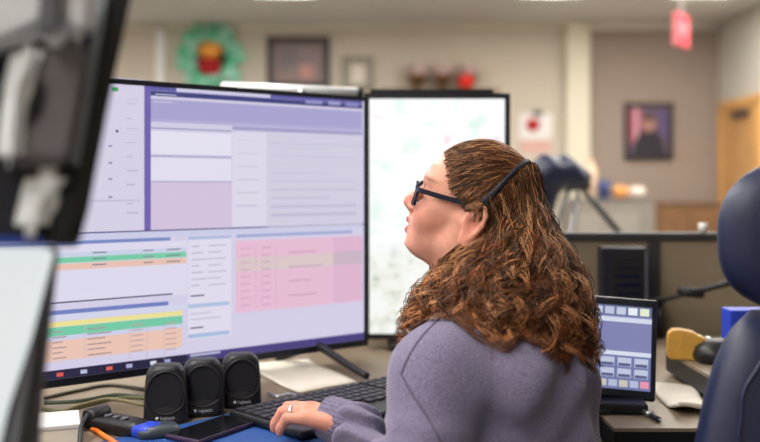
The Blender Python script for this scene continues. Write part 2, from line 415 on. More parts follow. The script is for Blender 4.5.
q(267, 142, 362, 147, (206, 202, 226), 5)
# upper left window
q(40, 72, 144, 235, (218, 212, 234), 1)
q(111, 87, 118, 91.5, (70, 170, 110), 3)
for i, y in enumerate((99, 103, 118, 128, 142, 156, 170, 184, 203, 212)):
    q(126, y, 138 - (i % 3)*3, y+1.2, (186, 178, 208), 3)
q(115.5, 130, 118, 132.5, (60, 50, 80), 3); q(90, 200, 140, 201, (196, 190, 216), 3)
for y in (145, 162, 178, 196): q(108, y, 112, y+2, (150, 140, 180), 3)
# split lines
q(20, 235, 362, 225.5, (62, 66, 128), 3)
Lr[-1] = (XSL, muv(250, 227.5)[1]-.0012, XS, muv(250, 227.5)[1]+.0012, S(66, 68, 130), 4)
# lower half
zs = muv(250, 227.5)[1]
Lr.append((XSL, zs-.012, XS, zs-.0012, S(206, 208, 236), 2))
def row(xa, yl, xb, yr, hgt, c, ly=3):             # a band running with the perspective: top-left and top-right pixels and its height
    x0, za = muv(xa, yl); x1, zb = muv(xb, yr); z = (za+zb)/2; x0 = -hw+.0105 if xa <= 40 else x0; dz = muv(xa, yl)[1]-muv(xa, yl+hgt)[1]; Lr.append((x0, z-dz, x1, z, S(*c), ly))
row(20, 243.5, 170, 236.5, 3.6, (120, 140, 200)); row(188, 237, 231, 235, 3, (176, 190, 226)); row(236, 235, 352, 230, 3, (160, 172, 216))
row(20, 248, 187, 240, 60, (226, 222, 242), 2)
row(20, 255, 186, 246.5, 5.5, (206, 212, 236)); row(20, 260, 186, 251, 6, (120, 208, 172)); row(20, 266.5, 186, 257, 6.5, (236, 196, 182))
row(20, 304.5, 172, 293.5, 1.6, (70, 74, 110), 4); row(20, 312, 168, 302.5, 4.4, (112, 130, 196), 4); row(20, 316.5, 186, 306, 5, (214, 218, 240), 3)
row(20, 322.5, 182, 312.8, 5.2, (240, 230, 150), 4); row(20, 328, 182, 318, 9, (116, 206, 170), 4); row(20, 337.5, 182, 326.4, 4, (206, 212, 238), 4)
row(20, 341.5, 182, 330, 21, (240, 200, 184), 4)
for i in range(6):
    yl = 331.5+i*5.2; row(52, yl, 66 if i % 2 else 62, yl-.4, 1.3, (176, 150, 156), 5)
    row(87, yl-4+(i == 0)*1, 105+6*(i % 2), yl-5, 1.3, (170, 146, 154), 5)
    row(131, yl-7.2, 143, yl-7.8, 1.2, (196, 166, 166), 5); row(165, yl-9, 176, yl-9.5, 1.2, (196, 166, 166), 5)
for i in range(3):
    yl = 252+i*6; row(92, yl, 106, yl-.7, 1.4, (120, 140, 150), 5); row(143, yl-2, 153, yl-2.5, 1.2, (150, 130, 150), 5); row(166, yl-3, 180, yl-3.6, 1.2, (120, 130, 140), 5)
for x in (84, 129, 146, 163): row(x, 325.5, x+.7, 325.5, 33, (206, 186, 196), 5)
# middle column
row(188, 240, 231, 238, 100, (228, 224, 242), 2)
for i in range(7):
    row(191, 246+i*6.5, 199+(i % 3)*4, 245.6+i*6.5, 1.2, (186, 180, 206), 4); row(208, 245+i*6.5, 226-(i % 2)*5, 244.2+i*6.5, 1.2, (190, 186, 210), 4)
row(188, 304.5, 229, 301, 3.8, (176, 196, 228), 4); row(188, 334.5, 229, 330, 4, (170, 192, 228), 4)
row(190, 295.5, 204, 294, 1.6, (110, 104, 130), 5); row(190, 327.5, 203, 326, 1.6, (110, 104, 130), 5)
row(190, 313, 210, 312, 1.2, (190, 190, 210), 5); row(190, 318, 220, 317, 1.2, (190, 190, 210), 5); row(190, 354.5, 220, 351, 2, (190, 196, 222), 4)
# pink table
row(235.5, 242, 362, 234.5, 72, (234, 192, 216), 3); row(235.5, 260, 362, 250, 13.5, (222, 204, 204), 4)
row(333, 237.5, 362, 236, 65, (226, 184, 212), 4)
row(333, 252, 362, 250.4, 13, (206, 184, 200), 5)
for i in range(9):
    yl = 247+i*7.1; row(262, yl, 270, yl-.4, 1.2, (206, 160, 190), 6); row(240, yl+1, 250, yl+.4, 1.2, (214, 166, 194), 6)
    if i % 2: row(288, yl-2, 322-(i % 3)*6, yl-4, 1.2, (200, 156, 186), 6)
for x in (255, 261, 275): row(x, 247, x+.7, 247, 60, (222, 176, 204), 6)
# task bar
Lr.append((XSL, z0+.0142, XS, z0+.030, S(70, 60, 128), 3)); Lr.append((XSL, z0+.0142, muvx(.55), z0+.030, S(30, 28, 66), 4))
for u, c in ((.16, (220, 90, 80)), (.24, (180, 190, 220)), (.285, (220, 90, 80)), (.33, (190, 196, 226)), (.38, (220, 100, 80)), (.42, (180, 180, 214)), (.47, (220, 224, 240)), (.5, (160, 170, 210))):
    Lr.append((muvx(u), z0+.018, muvx(u)+.012, z0+.025, S(*c), 5))
display('screen', Lr, M_DISP, mon, y=-.001)
boxes('stand_neck', [((0, .07, .24), (.09, .05, .3)), ((0, .055, .3), (.22, .03, .16))], M_BLK, mon, bev=.008)
for sx in (-1, 1):                                 # splayed feet
    tube('stand_leg', [(sx*.355, .012, .055), (sx*.362, -.03, .042), (sx*.372, -.10, .020), (sx*.378, -.148, .008)], (.010, .007), M_BLK, mon, n=14, seg=8)
    tube('stand_leg', [(sx*.355, .012, .055), (sx*.340, .06, .034), (sx*.325, .12, .009)], (.012, .008), M_BLK, mon, n=10, seg=8)

# ------------------------------------------------------------------ portrait monitor with map
Yp = 2.20; x0 = (364-CX)/FPX*Yp; x1 = (510-CX)/FPX*Yp; zt2 = H+(HY-93.5)/FPX*Yp-ZD; zb2 = H-(339-HY)/FPX*Yp-ZD; hw2 = (x1-x0)/2
mon2 = thing('computer_monitor', 'upright monitor with a bright white street map behind the person', 'monitor', ((x0+x1)/2, Yp, ZD))
frame_ring('bezel', -hw2, zb2, hw2, zt2, .013, -.004, .02, M_NAVYB, mon2)
box('back_cover', (0, .03, (zb2+zt2)/2), (2*hw2-.02, .03, zt2-zb2-.02), M_BLK, mon2, bev=.008)
box('top_bar', (-.012, .02, zt2+.006), (2*hw2-.055, .03, .012), M_BLK, mon2, bev=.003)
boxes('stand', [((0, .07, .20), (.07, .04, .4))], M_BLK, mon2, bev=.006); box('base', (0, .06, .008), (.24, .2, .016), M_BLK, mon2, bev=.006)
box('power_light', (-hw2+.006, -.005, zb2+.006), (.004, .002, .004), mat('led', (.8, .9, 1), emit=(.7, .9, 1), estr=3), mon2)
m = bpy.data.materials.new('map_display'); m.use_nodes = True; nt = m.node_tree; b = nt.nodes['Principled BSDF']
b.inputs['Base Color'].default_value = (.02, .02, .02, 1); b.inputs['Emission Strength'].default_value = 1.0
tc = nt.nodes.new('ShaderNodeTexCoord'); sx = nt.nodes.new('ShaderNodeSeparateXYZ'); nt.links.new(tc.outputs['Object'], sx.inputs[0])
n1 = nt.nodes.new('ShaderNodeTexNoise'); n1.inputs['Scale'].default_value = 24; n1.inputs['Detail'].default_value = 6; nt.links.new(tc.outputs['Object'], n1.inputs[0])
r1 = nt.nodes.new('ShaderNodeValToRGB'); e = r1.color_ramp.elements                       # aerial map tones
e[0].position = .34; e[0].color = (*S(194, 203, 188), 1); e[1].position = .56; e[1].color = (*S(246, 248, 244), 1); x = e.new(.45); x.color = (*S(236, 238, 228), 1)
nt.links.new(n1.outputs['Fac'], r1.inputs[0])
n2 = nt.nodes.new('ShaderNodeTexNoise'); n2.inputs['Scale'].default_value = 17; n2.inputs['Detail'].default_value = 5; nt.links.new(tc.outputs['Object'], n2.inputs[0])
r2 = nt.nodes.new('ShaderNodeValToRGB'); e = r2.color_ramp.elements                       # pale list tones
e[0].position = .30; e[0].color = (*S(226, 246, 238), 1); e[1].position = .47; e[1].color = (*S(252, 254, 254), 1); x = e.new(.66); x.color = (*S(252, 252, 253), 1); x = e.new(.72); x.color = (*S(250, 226, 232), 1)
nt.links.new(n2.outputs['Fac'], r2.inputs[0])
mp = nt.nodes.new('ShaderNodeMapRange'); mp.inputs[1].default_value = .20; mp.inputs[2].default_value = .27; nt.links.new(sx.outputs['Z'], mp.inputs[0])
mx = nt.nodes.new('ShaderNodeMix'); mx.data_type = 'RGBA'; nt.links.new(mp.outputs[0], mx.inputs[0]); nt.links.new(r1.outputs[0], mx.inputs[6]); nt.links.new(r2.outputs[0], mx.inputs[7])
nt.links.new(mx.outputs[2], b.inputs['Emission Color'])
mesh('screen', [(-hw2+.012, -.001, zb2+.012), (hw2-.012, -.001, zb2+.012), (hw2-.012, -.001, zt2-.012), (-hw2+.012, -.001, zt2-.012)], [[0, 1, 2, 3]], m, mon2)

# silver cross bar behind the large monitor
arm = thing('monitor_arm', 'silver horizontal bar on a post above the large monitor', 'monitor arm', (-.20, 2.31, ZD))
zb_ = H+(HY-90)/FPX*2.31-ZD
lathe('post', [(.04, 0), (.04, .012), (.016, .014), (.016, zb_)], M_METAL, arm)
xa, xb = (222-CX)/FPX*2.31+.2, (358-CX)/FPX*2.31+.2
tube('cross_bar', [(xa, 0, zb_+.008), (xb, 0, zb_-.006)], .0125, M_SILV, arm, seg=16)
tube('end_cap', [(xb, 0, zb_-.006), (xb+.014, 0, zb_-.007)], .0145, M_BLK, arm, seg=16)

# ------------------------------------------------------------------ foreground monitor seen from behind
fv = Vector((.205, .17, .979)).normalized(); fu0 = Vector((-.87, -.42, 0)); fn = fu0.cross(fv).normalized(); 
if fn.y > 0: fn = -fn
fu = fv.cross(fn).normalized()                      # local x; local y = -fn (away from viewer), local z = fv
if fu.x < 0: fu = -fu
A = Matrix((fu, -fn, fv)).transposed()
if A.determinant() < 0: A = Matrix((-fu, -fn, fv)).transposed()
edge = P(88, 190, .76)
mon3 = thing('computer_monitor', 'tilted monitor seen from behind in the left foreground', 'monitor', edge, rot=A.to_euler())
sgn = 1 if (A @ Vector((1, 0, 0))).x > 0 else -1
def fx(a): return sgn*a                             # a < 0 goes left from the right-hand edge
def fbox(name, xa, xb, za, zb, ya, yb, m, bev=.003):
    return box(name, (fx((xa+xb)/2), (ya+yb)/2, (za+zb)/2), (abs(xb-xa), abs(yb-ya), abs(zb-za)), m, mon3, bev)
IM = WM[mon3.name].inverted()
def fpt(px, py, y):                                 # picture point on the plane local y
    o_ = IM @ Vector((0, 0, H)); d_ = IM.to_3x3() @ (P(px, py, 1)-Vector((0, 0, H))); t_ = (y-o_.y)/d_.y; v = o_+d_*t_; return v.x, v.z
def fpl(name, poly, y0, y1, m, bev=.003): return plate(name, [fpt(x, y, y0) for x, y in poly], y0, y1, m, mon3, bev)
fpl('edge_frame', [(109, -10), (133, -10), (109, 105), (89, 210), (79, 246), (56, 246), (79, 165)], -.008, .03, M_BLK, .002)
fpl('edge_frame', [(-260, -30), (122, -30), (120, -8), (-260, -8)], -.008, .03, M_BLK, .002)
fpl('rim', [(100, -8), (109, -8), (93, 88), (79, 165), (71, 165), (86, 80)], -.012, .0, mat('rim_grey', S(150, 158, 164), .4, var=.05), .001)
fpl('back_panel', [(-260, -8), (109, -8), (93, 90), (79, 165), (60, 245), (-260, 245)], .0, .028, mat('back_navy', S(26, 30, 42), .5, var=.1))
fpl('corner_block', [(60, 197), (76, 190), (80, 215), (73, 246), (50, 246), (52, 215)], -.024, -.001, M_BLK, .004)
fpl('blue_stripe', [(-260, 236), (47, 237), (46, 246), (-260, 245)], -.012, -.001, mat('stripe_blue', S(44, 74, 170), .5, var=.03), .001)
fpl('hub', [(30, 38), (96, 38), (86, 92), (72, 165), (8, 165), (14, 90)], -.040, -.001, mat('hub_grey', S(112, 108, 112), .5, var=.1), .007)
fpl('hub_pillar', [(14, 40), (46, 36), (42, 66), (30, 90), (24, 130), (24, 165), (-3, 165), (4, 90)], -.052, -.006, M_PALE, .009)
for i in range(7): fpl('vent_slot', [(31+2.4*i, 72+3*i-10*(i == 0)), (32.4+2.4*i, 72+3*i-10*(i == 0)), (28.4+2.2*i, 128-2*i), (27+2.2*i, 128-2*i)], -.0415, -.038, M_BLK, .0002)
fpl('hub_cap', [(-260, -30), (100, -30), (96, 38), (64, 38), (60, 30), (40, 32), (10, 45), (-60, 56), (-260, 70)], -.058, -.012, M_SILV, .010)
fpl('cable_clip', [(42, -30), (66, -30), (62, 30), (52, 36), (38, 32)], -.068, -.058, M_GREYP, .004)
fpl('neck', [(30, 166), (70, 166), (66, 190), (54, 205), (48, 236), (14, 236), (20, 200)], -.030, -.001, M_PALE, .009)
tube('arm', [(fx(-.2), -.03, .09), (fx(-.33), -.02, .09), (fx(-.50), .06, .09)], .022, M_DGREY, mon3, n=10, seg=12)
tube('support_post', local(mon3, [Vector((-.90, .95, ZD+.004)), Vector((-.90, .95, 1.22))]), .025, M_DGREY, mon3, seg=14)
e0 = mon3_end = WM[mon3.name] @ Vector((fx(-.50), .06, .09))
tube('arm', local(mon3, [e0, Vector((-.70, .80, 1.15)), Vector((-.90, .95, 1.14))]), .02, M_DGREY, mon3, n=10, seg=12)

# white-faced panel standing below it at the edge of the frame
fp = thing('display_panel', 'glowing white screen with thick black edge at the lower left corner', 'screen', P(20, 446, .76), rot=(R(-9), 0, 0))
def pxplate(name, poly, d0, d1, m, parent, bev=.002):
    I_ = WM[parent.name].inverted(); o_ = I_ @ Vector((0, 0, H)); R3 = I_.to_3x3(); q_ = []
    for x, y in poly:
        d_ = R3 @ (P(x, y, 1)-Vector((0, 0, H))); t_ = (d0-.76-o_.y)/d_.y; v = o_+d_*t_; q_.append((v.x, v.z))
    return plate(name, q_, d0-.76, d1-.76, m, parent, bev)
pxplate('white_face', [(-150, 249), (49, 249), (26, 338), (2, 410), (-12, 470), (-150, 470)], .735, .75, mat('white_window', S(40, 40, 40), .4, var=.02, emit=S(222, 228, 228), estr=1.0), fp)
pxplate('edge', [(44, 246), (53, 246), (44, 330), (37, 390), (32, 470), (-14, 470), (26, 345)], .75, .768, M_BLK, fp)
pxplate('edge_strip', [(31, 345), (34, 350), (24, 410), (14, 470), (0, 470), (18, 400)], .745, .751, M_GREYP, fp, .001)
tube('foot', [Vector((-.05, .03, -.02)), Vector((-.12, .1, -.1)), Vector((-.42, .16, -.128))], .02, M_BLK, fp, n=8)
# ------------------------------------------------------------------ speakers
def speaker(px, py, s, rz, label):
    p = D(px, py); t = thing('desktop_speaker', label, 'speaker', p, rz, 'black desktop speakers under the large monitor')
    W, Hh, DP = .0375*s, .094*s, .055*s
    rows = []
    for k in np.linspace(0, 1, 14):
        wz = W*(1-.06*k-.10*k**3)*(1 if k < .82 else math.sqrt(max(.0, 1-((k-.82)/.19)**2))*.45+.55)
        rows.append((0, DP*.55+.010*k, Hh*k, max(wz, .005), DP*.5*(1-.25*k), 4))
    rows[0] = (0, DP*.55, 0, W*.95, DP*.48, 4)
    superloft('shell', rows, M_SPK, t, n=36)
    pts = []
    for a in np.linspace(0, 2*np.pi, 32, endpoint=False):
        pts.append((W*.78*np.cos(a)*(1-.1*np.sin(a)), Hh*.56+Hh*.345*np.sign(np.sin(a))*abs(np.sin(a))**.85))
    g = plate('grille', pts, DP*.02, DP*.3, M_GRILL, t, bev=.0012); g.rotation_euler = (R(-7), 0, 0); g.location = (0, .0035, .001)
    rg = []
    for a in np.linspace(0, 2*np.pi, 32, endpoint=False):
        c, s_ = np.cos(a), np.sin(a); z = Hh*.56+Hh*.37*np.sign(s_)*abs(s_)**.85
        rg.append([(W*.84*c*(1-.1*s_)+.0016*c*np.cos(b), .0005+.122*z*1+.0018*np.sin(b)+.002, z+.0016*s_*np.cos(b)) for b in np.linspace(0, 2*np.pi, 6, endpoint=False)])
    rings('grille_rim', rg, M_SPK, t, closed=True)
    lm = mat('logo_silver', S(190, 194, 206), .4, var=.02)
    lg = lathe('logo', [(.0026*s, -.0003), (.0026*s, .0006)], lm, t, n=14); lg.rotation_euler = (R(90), 0, 0); lg.location = (-.013*s, .0004, .0125*s)
    text('lettering', 'logitech', .0075*s, lm, t, (.004*s, .0002, .0125*s), (R(90), 0, 0))
    return t
speaker(165, 426, 1.0, R(10), 'black desktop speaker nearest the viewer, leftmost of the three')
speaker(203, 418, 1.0, R(12), 'black desktop speaker in the middle of the three')
speaker(242, 409, .98, R(12), 'black desktop speaker nearest the keyboard, rightmost of the three')

# ------------------------------------------------------------------ keyboard (45 degrees), mat, phone
kb0 = Vector((-.26, 1.53)); ka = R(45)
kc = kb0+Vector((.707, .707))*.215+Vector((.707, -.707))*.085
kb = thing('keyboard', 'slim black keyboard under the person\'s hands', 'keyboard', (kc.x, kc.y, ZD+.0035), ka)
kz = .016
bm = bmesh.new(); bm_box(bm, (0, -.015, .008), (.43, .195, .013), .005)
from_bm('case', bm, M_BLK, kb)
M_KEY = mat('key_plastic', S(34, 34, 46), .45, var=.06)
def keymesh(wd, dp):
    bm = bmesh.new(); bm_box(bm, (0, 0, .002), (wd, dp, .004), .0012, seg=1)
    me = bpy.data.meshes.new('key'); bm.to_mesh(me); bm.free(); me.materials.append(M_KEY); return me
km = {1: keymesh(.0158, .0158), 1.5: keymesh(.025, .0158), 2: keymesh(.034, .0158), 5: keymesh(.10, .0158), 2.2: keymesh(.0158, .034)}
def key(x, y, k):
    o = bpy.data.objects.new('key', km[k]); link(o, kb); o.location = (x, y, .0145)
P_ = .0187
for r_ in range(6):
    y = .064-r_*P_*1.15
    if r_ < 5:
        for c_ in range(15):
            key(-.199+c_*P_+(0), y, 1)
        for c_ in range(3): key(-.199+15.4*P_+c_*P_, y, 1)
        for c_ in range(3): key(-.199+18.6*P_+c_*P_*.97, y, 1)
    else:
        for c_ in (0, 1.35, 2.7): key(-.195+c_*P_*1.0, y, 1)
        key(-.199+6.6*P_, y, 5)
        for c_ in (10.6, 11.8, 13): key(-.199+c_*P_, y, 1)
        for c_ in (15.4, 16.4, 17.4): key(-.199+c_*P_, y, 1)
        for c_ in (18.6, 19.57, 20.54): key(-.199+c_*P_, y, 1)
mt = prism('desk_mat', rrect(-.28, -.17, .17, .12, .015), 0, .003, M_MAT)
mt.location = (-.20, 1.455, ZD); mt.rotation_euler = (0, 0, ka); tag(mt, 'thin bright blue mat under the end of the keyboard', 'desk mat')
p = D(212, 434)
ph = thing('phone', 'dark phone lying on the blue mat by the keyboard', 'phone', (p.x, p.y, ZD+.0032), R(-32))
bm = bmesh.new(); bm_box(bm, (0, 0, .004), (.072, .14, .008), .003); from_bm('case', bm, mat('phone_case', S(48, 28, 60), .35, var=.05), ph)
box('screen', (0, 0, .0083), (.066, .132, .0008), M_BLKG, ph)

# ------------------------------------------------------------------ papers, cables, gadgets on the desk
def sheet(name, quad, z, th, m, label, cat, curl=0, nx=12):
    q_ = [D(*a, z) for a in quad]; c = sum(q_, Vector())/4; V = []
    for i in range(nx+1):
        for j in range(nx+1):
            u, v = i/nx, j/nx; p = (q_[0]*(1-u)+q_[1]*u)*(1-v)+(q_[3]*(1-u)+q_[2]*u)*v
            dz = curl*((u-.4)**2*2*(1-v*.6)+.15*math.sin(7*u+3*v))
            V.append((p.x-c.x, p.y-c.y, max(0, dz)))
    n = nx+1; F = [[i*n+j, (i+1)*n+j, (i+1)*n+j+1, i*n+j+1] for i in range(nx) for j in range(nx)]
    k = len(V); V += [(x, y, zz+th) for x, y, zz in V]; F2 = [[a+k for a in f][::-1] for f in F]
    bd = [i*n for i in range(n)]+[(n-1)*n+j for j in range(1, n)]+[i*n+n-1 for i in range(n-2, -1, -1)]+[j for j in range(n-2, 0, -1)]
    F3 = [[bd[i], bd[(i+1) % len(bd)], bd[(i+1) % len(bd)]+k, bd[i]+k] for i in range(len(bd))]
    o = mesh(name, V, F+F2+F3, m, None, True); o.location = (c.x, c.y, z+.0003)
    bm = bmesh.new(); bm.from_mesh(o.data); bmesh.ops.recalc_face_normals(bm, faces=bm.faces); bm.to_mesh(o.data); bm.free()
    return tag(o, label, cat)
sheet('booklet', [(246, 368), (300, 397), (356, 385), (308, 362)], ZD, .006, M_PAPER, 'open white booklet on the desk behind the keyboard', 'booklet', .006)
o = tube('spectacle_cord', [D(268, 393, .746), D(278, 397, .75), D(290, 394, .747), D(300, 398, .746)], .004, M_METAL, n=16); tag(o, 'short silver strap lying in front of the white booklet', 'strap')
sheet('notepad', [(648, 390), (678, 417), (706, 414), (697, 393)], ZD, .008, M_PAPER, 'white notepad with curled page on the right of the desk', 'notepad', .022)
cabs = [([(44, 398), (75, 391), (110, 385), (150, 390), (172, 392)], 'grey cable looping under the large monitor', S(84, 80, 72)),
        ([(44, 403), (80, 401), (115, 395), (140, 397), (170, 395)], 'dark green cable lying under the large monitor', S(56, 72, 56)),
        ([(42, 409), (62, 411), (90, 405), (120, 398), (150, 399), (176, 403)], 'olive cable on the desk nearest the white box', S(92, 92, 62)),
        ([(60, 412), (85, 404), (112, 399), (150, 405), (182, 398)], 'pale olive cable beside the leftmost speaker', S(120, 112, 82))]
for i, (c, lb, cl) in enumerate(cabs):
    o = tube('cable', [D(a, b_, ZD+.004+.0085*i) for a, b_ in c], .0035, mat('cable_%d' % i, cl, .6, var=.05), n=30, seg=8); tag(o, lb, 'cable', 'cables under the large monitor')
p = D(54, 438)
bx_ = thing('box', 'small white cardboard box at the lower left of the desk', 'box', (p.x, p.y, ZD), R(20))
box('body', (0, 0, .012), (.075, .09, .024), M_PAPER, bx_, bev=.002); box('lid', (0, 0, .027), (.078, .093, .008), mat('box_lid', S(206, 204, 206), .8, var=.03), bx_, bev=.002)
p = D(119, 432)
dv = thing('handset', 'black handset with blue end cap lying on the desk', 'handset', (p.x, p.y, ZD), R(-30))
superloft('body', [(0, 0, z, a, b_, 5) for z, a, b_ in ((.002, .05, .02), (.006, .056, .023), (.018, .056, .023), (.023, .05, .019))], M_BLK, dv)
superloft('blue_cap', [(.062, 0, z, a, b_, 4) for z, a, b_ in ((.002, .016, .019), (.006, .02, .022), (.017, .02, .022), (.021, .016, .018))], M_BLUE, dv)
for i in range(3): box('button', (-.02+.018*i, -.003, .0245), (.010, .012, .004), M_GREYP, dv, bev=.001)
superloft('earpiece', [(-.05, 0, z, a, .022, 3) for z, a in ((.004, .016), (.02, .02), (.03, .017), (.034, .008))], M_BLK, dv)
o = tube('cord', [D(87, 415, .776), D(82, 424, .77), D(80, 434, .76), D(79, 446, .748), D(70, 452, .745)], .0035, M_BLK, n=24); tag(o, 'black cord hanging over the white box beside the handset', 'cord')
o = tube('pencil', [D(84, 423, .7445), D(118, 445, .7445)], .0042, M_ORANGE, seg=6); tag(o, 'orange pencil lying in front of the black handset', 'pencil')
p = D(158, 437)
o = superloft('eyeglass_case', [(0, 0, z, a, b_, 3) for z, a, b_ in ((0, .03, .02), (.006, .034, .024), (.014, .034, .024), (.02, .028, .018))], mat('case_grey', S(58, 66, 72), .35, var=.1)); o.location = (p.x, p.y, ZD); o.rotation_euler = (0, 0, R(25)); tag(o, 'small dark grey case in front of the leftmost speaker', 'case')

# ------------------------------------------------------------------ touch screen phone console
tp = P(613, 403, 1.60)
ts = thing('touch_console', 'small touch screen console with a lit keypad right of the person', 'touch screen', (tp.x-.006, 1.632, ZD), R(-6))
til = R(-14); tz = .016
panel = box('housing', (0, 0, .092), (.172, .016, .182), M_NAVYB, ts, bev=.005); panel.location = (0, -.012, tz); panel.rotation_euler = (til, R(4), 0)
Lt = [(-.0755, .018, .0755, .168, S(150, 156, 206), 0)]
def tq(u0, v0, u1, v1, c, ly=1): Lt.append((-.0755+.151*u0, .168-.15*v1, -.0755+.151*u1, .168-.15*v0, S(*c), ly))
tq(0, 0, 1, .13, (96, 104, 150)); 
for i, c in enumerate(((206, 212, 232), (200, 206, 120), (200, 208, 232), (190, 200, 226), (200, 208, 230), (236, 240, 248), (232, 240, 214))): tq(.03+i*.138, .02, .14+i*.138, .11, c, 2)
tq(0, .145, 1, .20, (216, 222, 240)); tq(0, .2, 1, .55, (128, 132, 180)); tq(0, .55, 1, .60, (222, 226, 242)); tq(0, .6, 1, 1, (112, 120, 172))
for r_ in range(2):
    for c_ in range(5): tq(.02+c_*.197, .625+r_*.13, .18+c_*.197, .73+r_*.13, (196, 202, 226), 2); tq(.03+c_*.197, .69+r_*.13, .17+c_*.197, .725+r_*.13, (88, 94, 140), 3)
for c_ in range(8): tq(.02+c_*.123, .89, .12+c_*.123, .97, ((184, 192, 220), (206, 200, 190))[c_ % 2] if c_ < 7 else (236, 150, 170), 2)
d_ = display('screen', Lt, M_DISP, ts, y=-.0085); d_.location = (0, -.012, tz); d_.rotation_euler = (til, R(4), 0)
box('base', (0, -.028, .010), (.13, .075, .02), M_NAVYB, ts, bev=.005)
box('rear_prop', (0, .035, .05), (.08, .02, .1), M_NAVYB, ts, bev=.004, rot=Matrix.Rotation(R(18), 3, 'X'))
b2 = thing('coaster', 'dark square pad with round green sticker before the console', 'pad', (*D(610, 411)[:2], ZD), R(8))
box('pad', (0, 0, .004), (.075, .05, .008), M_DGREY, b2, bev=.002)
lathe('sticker', [(.015, .008), (.015, .0088)], mat('green_sticker', S(150, 160, 70), .5, var=.1), b2, n=24)
pa, pb = D(634, 407, .7455), D(662, 421, .7455)
pn = thing('pen', 'black and silver pen lying before the touch screen console', 'pen', pa)
dv_ = pb-pa
for nm, a, b_, r_, mm in (('barrel', 0, .38, .0045, M_BLK), ('grip', .38, .62, .005, M_METAL), ('barrel', .62, .92, .0046, M_BLK), ('tip', .92, 1, .003, M_METAL)):
    tube(nm, [dv_*a, dv_*b_], (r_, r_ if nm != 'tip' else .001), mm, pn, seg=10)
# tape dispenser on raised tier
zt3 = ZD+.053
p = D(687, 359, zt3)
td = thing('tape_dispenser', 'mustard yellow tape dispenser on the raised work surface', 'tape dispenser', p, R(-14))
prof = [(-.036, 0), (.040, 0), (.042, .030), (.036, .044), (.022, .046), (.016, .054), (-.004, .058), (-.020, .060), (-.034, .056), (-.038, .044), (-.038, .02)]
plate('body', prof, -.020, .020, M_YEL, td, bev=.003)
box('tape_slot', (.016, 0, .0465), (.022, .022, .004), mat('tape', S(224, 196, 120), .3, var=.05), td, bev=.001); box('side_rib', (-.012, -.0205, .03), (.004, .002, .05), M_YEL, td); box('side_rib', (.018, -.0205, .02), (.004, .002, .036), M_YEL, td)
box('cutter', (.04, 0, .042), (.008, .03, .006), M_METAL, td)
p = D(722, 362, zt3)
o = superloft('pouch', [(0, 0, z, a, b_, 2.6) for z, a, b_ in ((0, .05, .035), (.012, .056, .04), (.03, .05, .034), (.043, .03, .02), (.046, .01, .01))], M_BLK); o.location = p; tag(o, 'black pouch on the raised surface beside the tape dispenser', 'pouch')
p = P(745, 345, 1.86)
bn = thing('binder', 'blue binder standing upright behind the navy chair', 'binder', (p.x+.030, 1.86, zt3), R(0))
box('cover', (0, 0, .046), (.14, .05, .092), M_BLUE, bn, bev=.003); box('page_block', (0, .001, .044), (.13, .04, .085), M_PAPER, bn)

# black grille unit and jointed arm in front of the partition
p = P(622, 280, 2.32)
xr0, xr1 = (601-CX)/FPX*2.32, (645-CX)/FPX*2.32; zr = H-(247-HY)/FPX*2.32-ZD
ru = thing('radio_unit', 'black upright radio unit with grille against the partition', 'radio', ((xr0+xr1)/2, 2.335, ZD))
box('case', (0, 0, zr/2), (xr1-xr0, .06, zr), M_NAVYB, ru, bev=.004)
box('front_panel', (.008, -.031, zr/2), (xr1-xr0-.026, .006, zr-.02), M_BLK, ru, bev=.002)
for i in range(9): box('grille_slat', (.008, -.035, zr-.03-.022*i), (xr1-xr0-.05, .003, .008), M_BLKG, ru)
box('side_strip', ((xr1-xr0)/2-.002, -.032, zr/2), (.004, .004, zr-.02), M_METAL, ru)
am = thing('jointed_arm', 'black jointed arm reaching along the partition towards the navy chair', 'arm', (xp, 2.39, ZD))
pts = [P(646, 303, 2.33), P(668, 299, 2.30), P(690, 293, 2.27), P(706, 290, 2.24), P(735, 281, 2.2)]
tube('lower_rod', local(am, [P(655, 302, 2.33), pts[2]]), .006, M_BLK, am, seg=10, n=4)
tube('upper_rod', local(am, [pts[2], pts[4]]), .0085, M_BLK, am, seg=10, n=4)
tube('joint', local(am, [P(681, 289, 2.285), P(686, 292, 2.275), P(704, 293, 2.265)]), .013, M_BLK, am, n=6, seg=10)
tube('clamp_post', [(0, -.045, 0), (0, -.045, H-(302-HY)/FPX*2.33-ZD)], .010, M_BLK, am, seg=12)
tube('bracket', local(am, [P(650, 303, 2.33), P(662, 299, 2.33)]), .007, M_GREYP, am, seg=8)

# ------------------------------------------------------------------ navy chair at right
ch = thing('office_chair', 'navy leather office chair with rounded headrest at the right edge', 'chair', (.605, 1.20, 0), R(4))
def puff(name, z0, z1, w0, w1, th, y0, y1, m, parent, e=2.8, n=22, mid=0):
    rows = []
    for k in np.linspace(0, 1, n):
        a = abs(2*k-1); cap_ = (max(0, 1-a**4.5))**(1/2.6); wv = w0+(w1-w0)*k+mid*math.sin(math.pi*k)
        rows.append((0, y0+(y1-y0)*k, z0+(z1-z0)*k, max(wv*(.72+.28*cap_) if a > .98 else wv*(.55+.45*cap_), .01), max(th*cap_, .006), e))
    return superloft(name, rows, m, parent, n=48)
def shield(name, W_, Z_, th, yc, m, parent, top, bot):           # cushion: superellipse outline, thin at the rim
    V, n, k = [], 26, 60
    RR = []
    for i in range(n+1):
        s_ = i/n*math.pi; y = -math.cos(s_)*th; rr = math.sin(s_)**.5
        ring_ = []
        for j in range(k):
            t = 2*math.pi*j/k; c, sn = math.cos(t), math.sin(t); ex = top if sn > 0 else bot
            ring_.append((W_*rr*np.sign(c)*abs(c)**(2/ex), yc+y, Z_*rr*np.sign(sn)*abs(sn)**(2/ex)))
        RR.append(ring_)
    return rings(name, RR, m, parent)
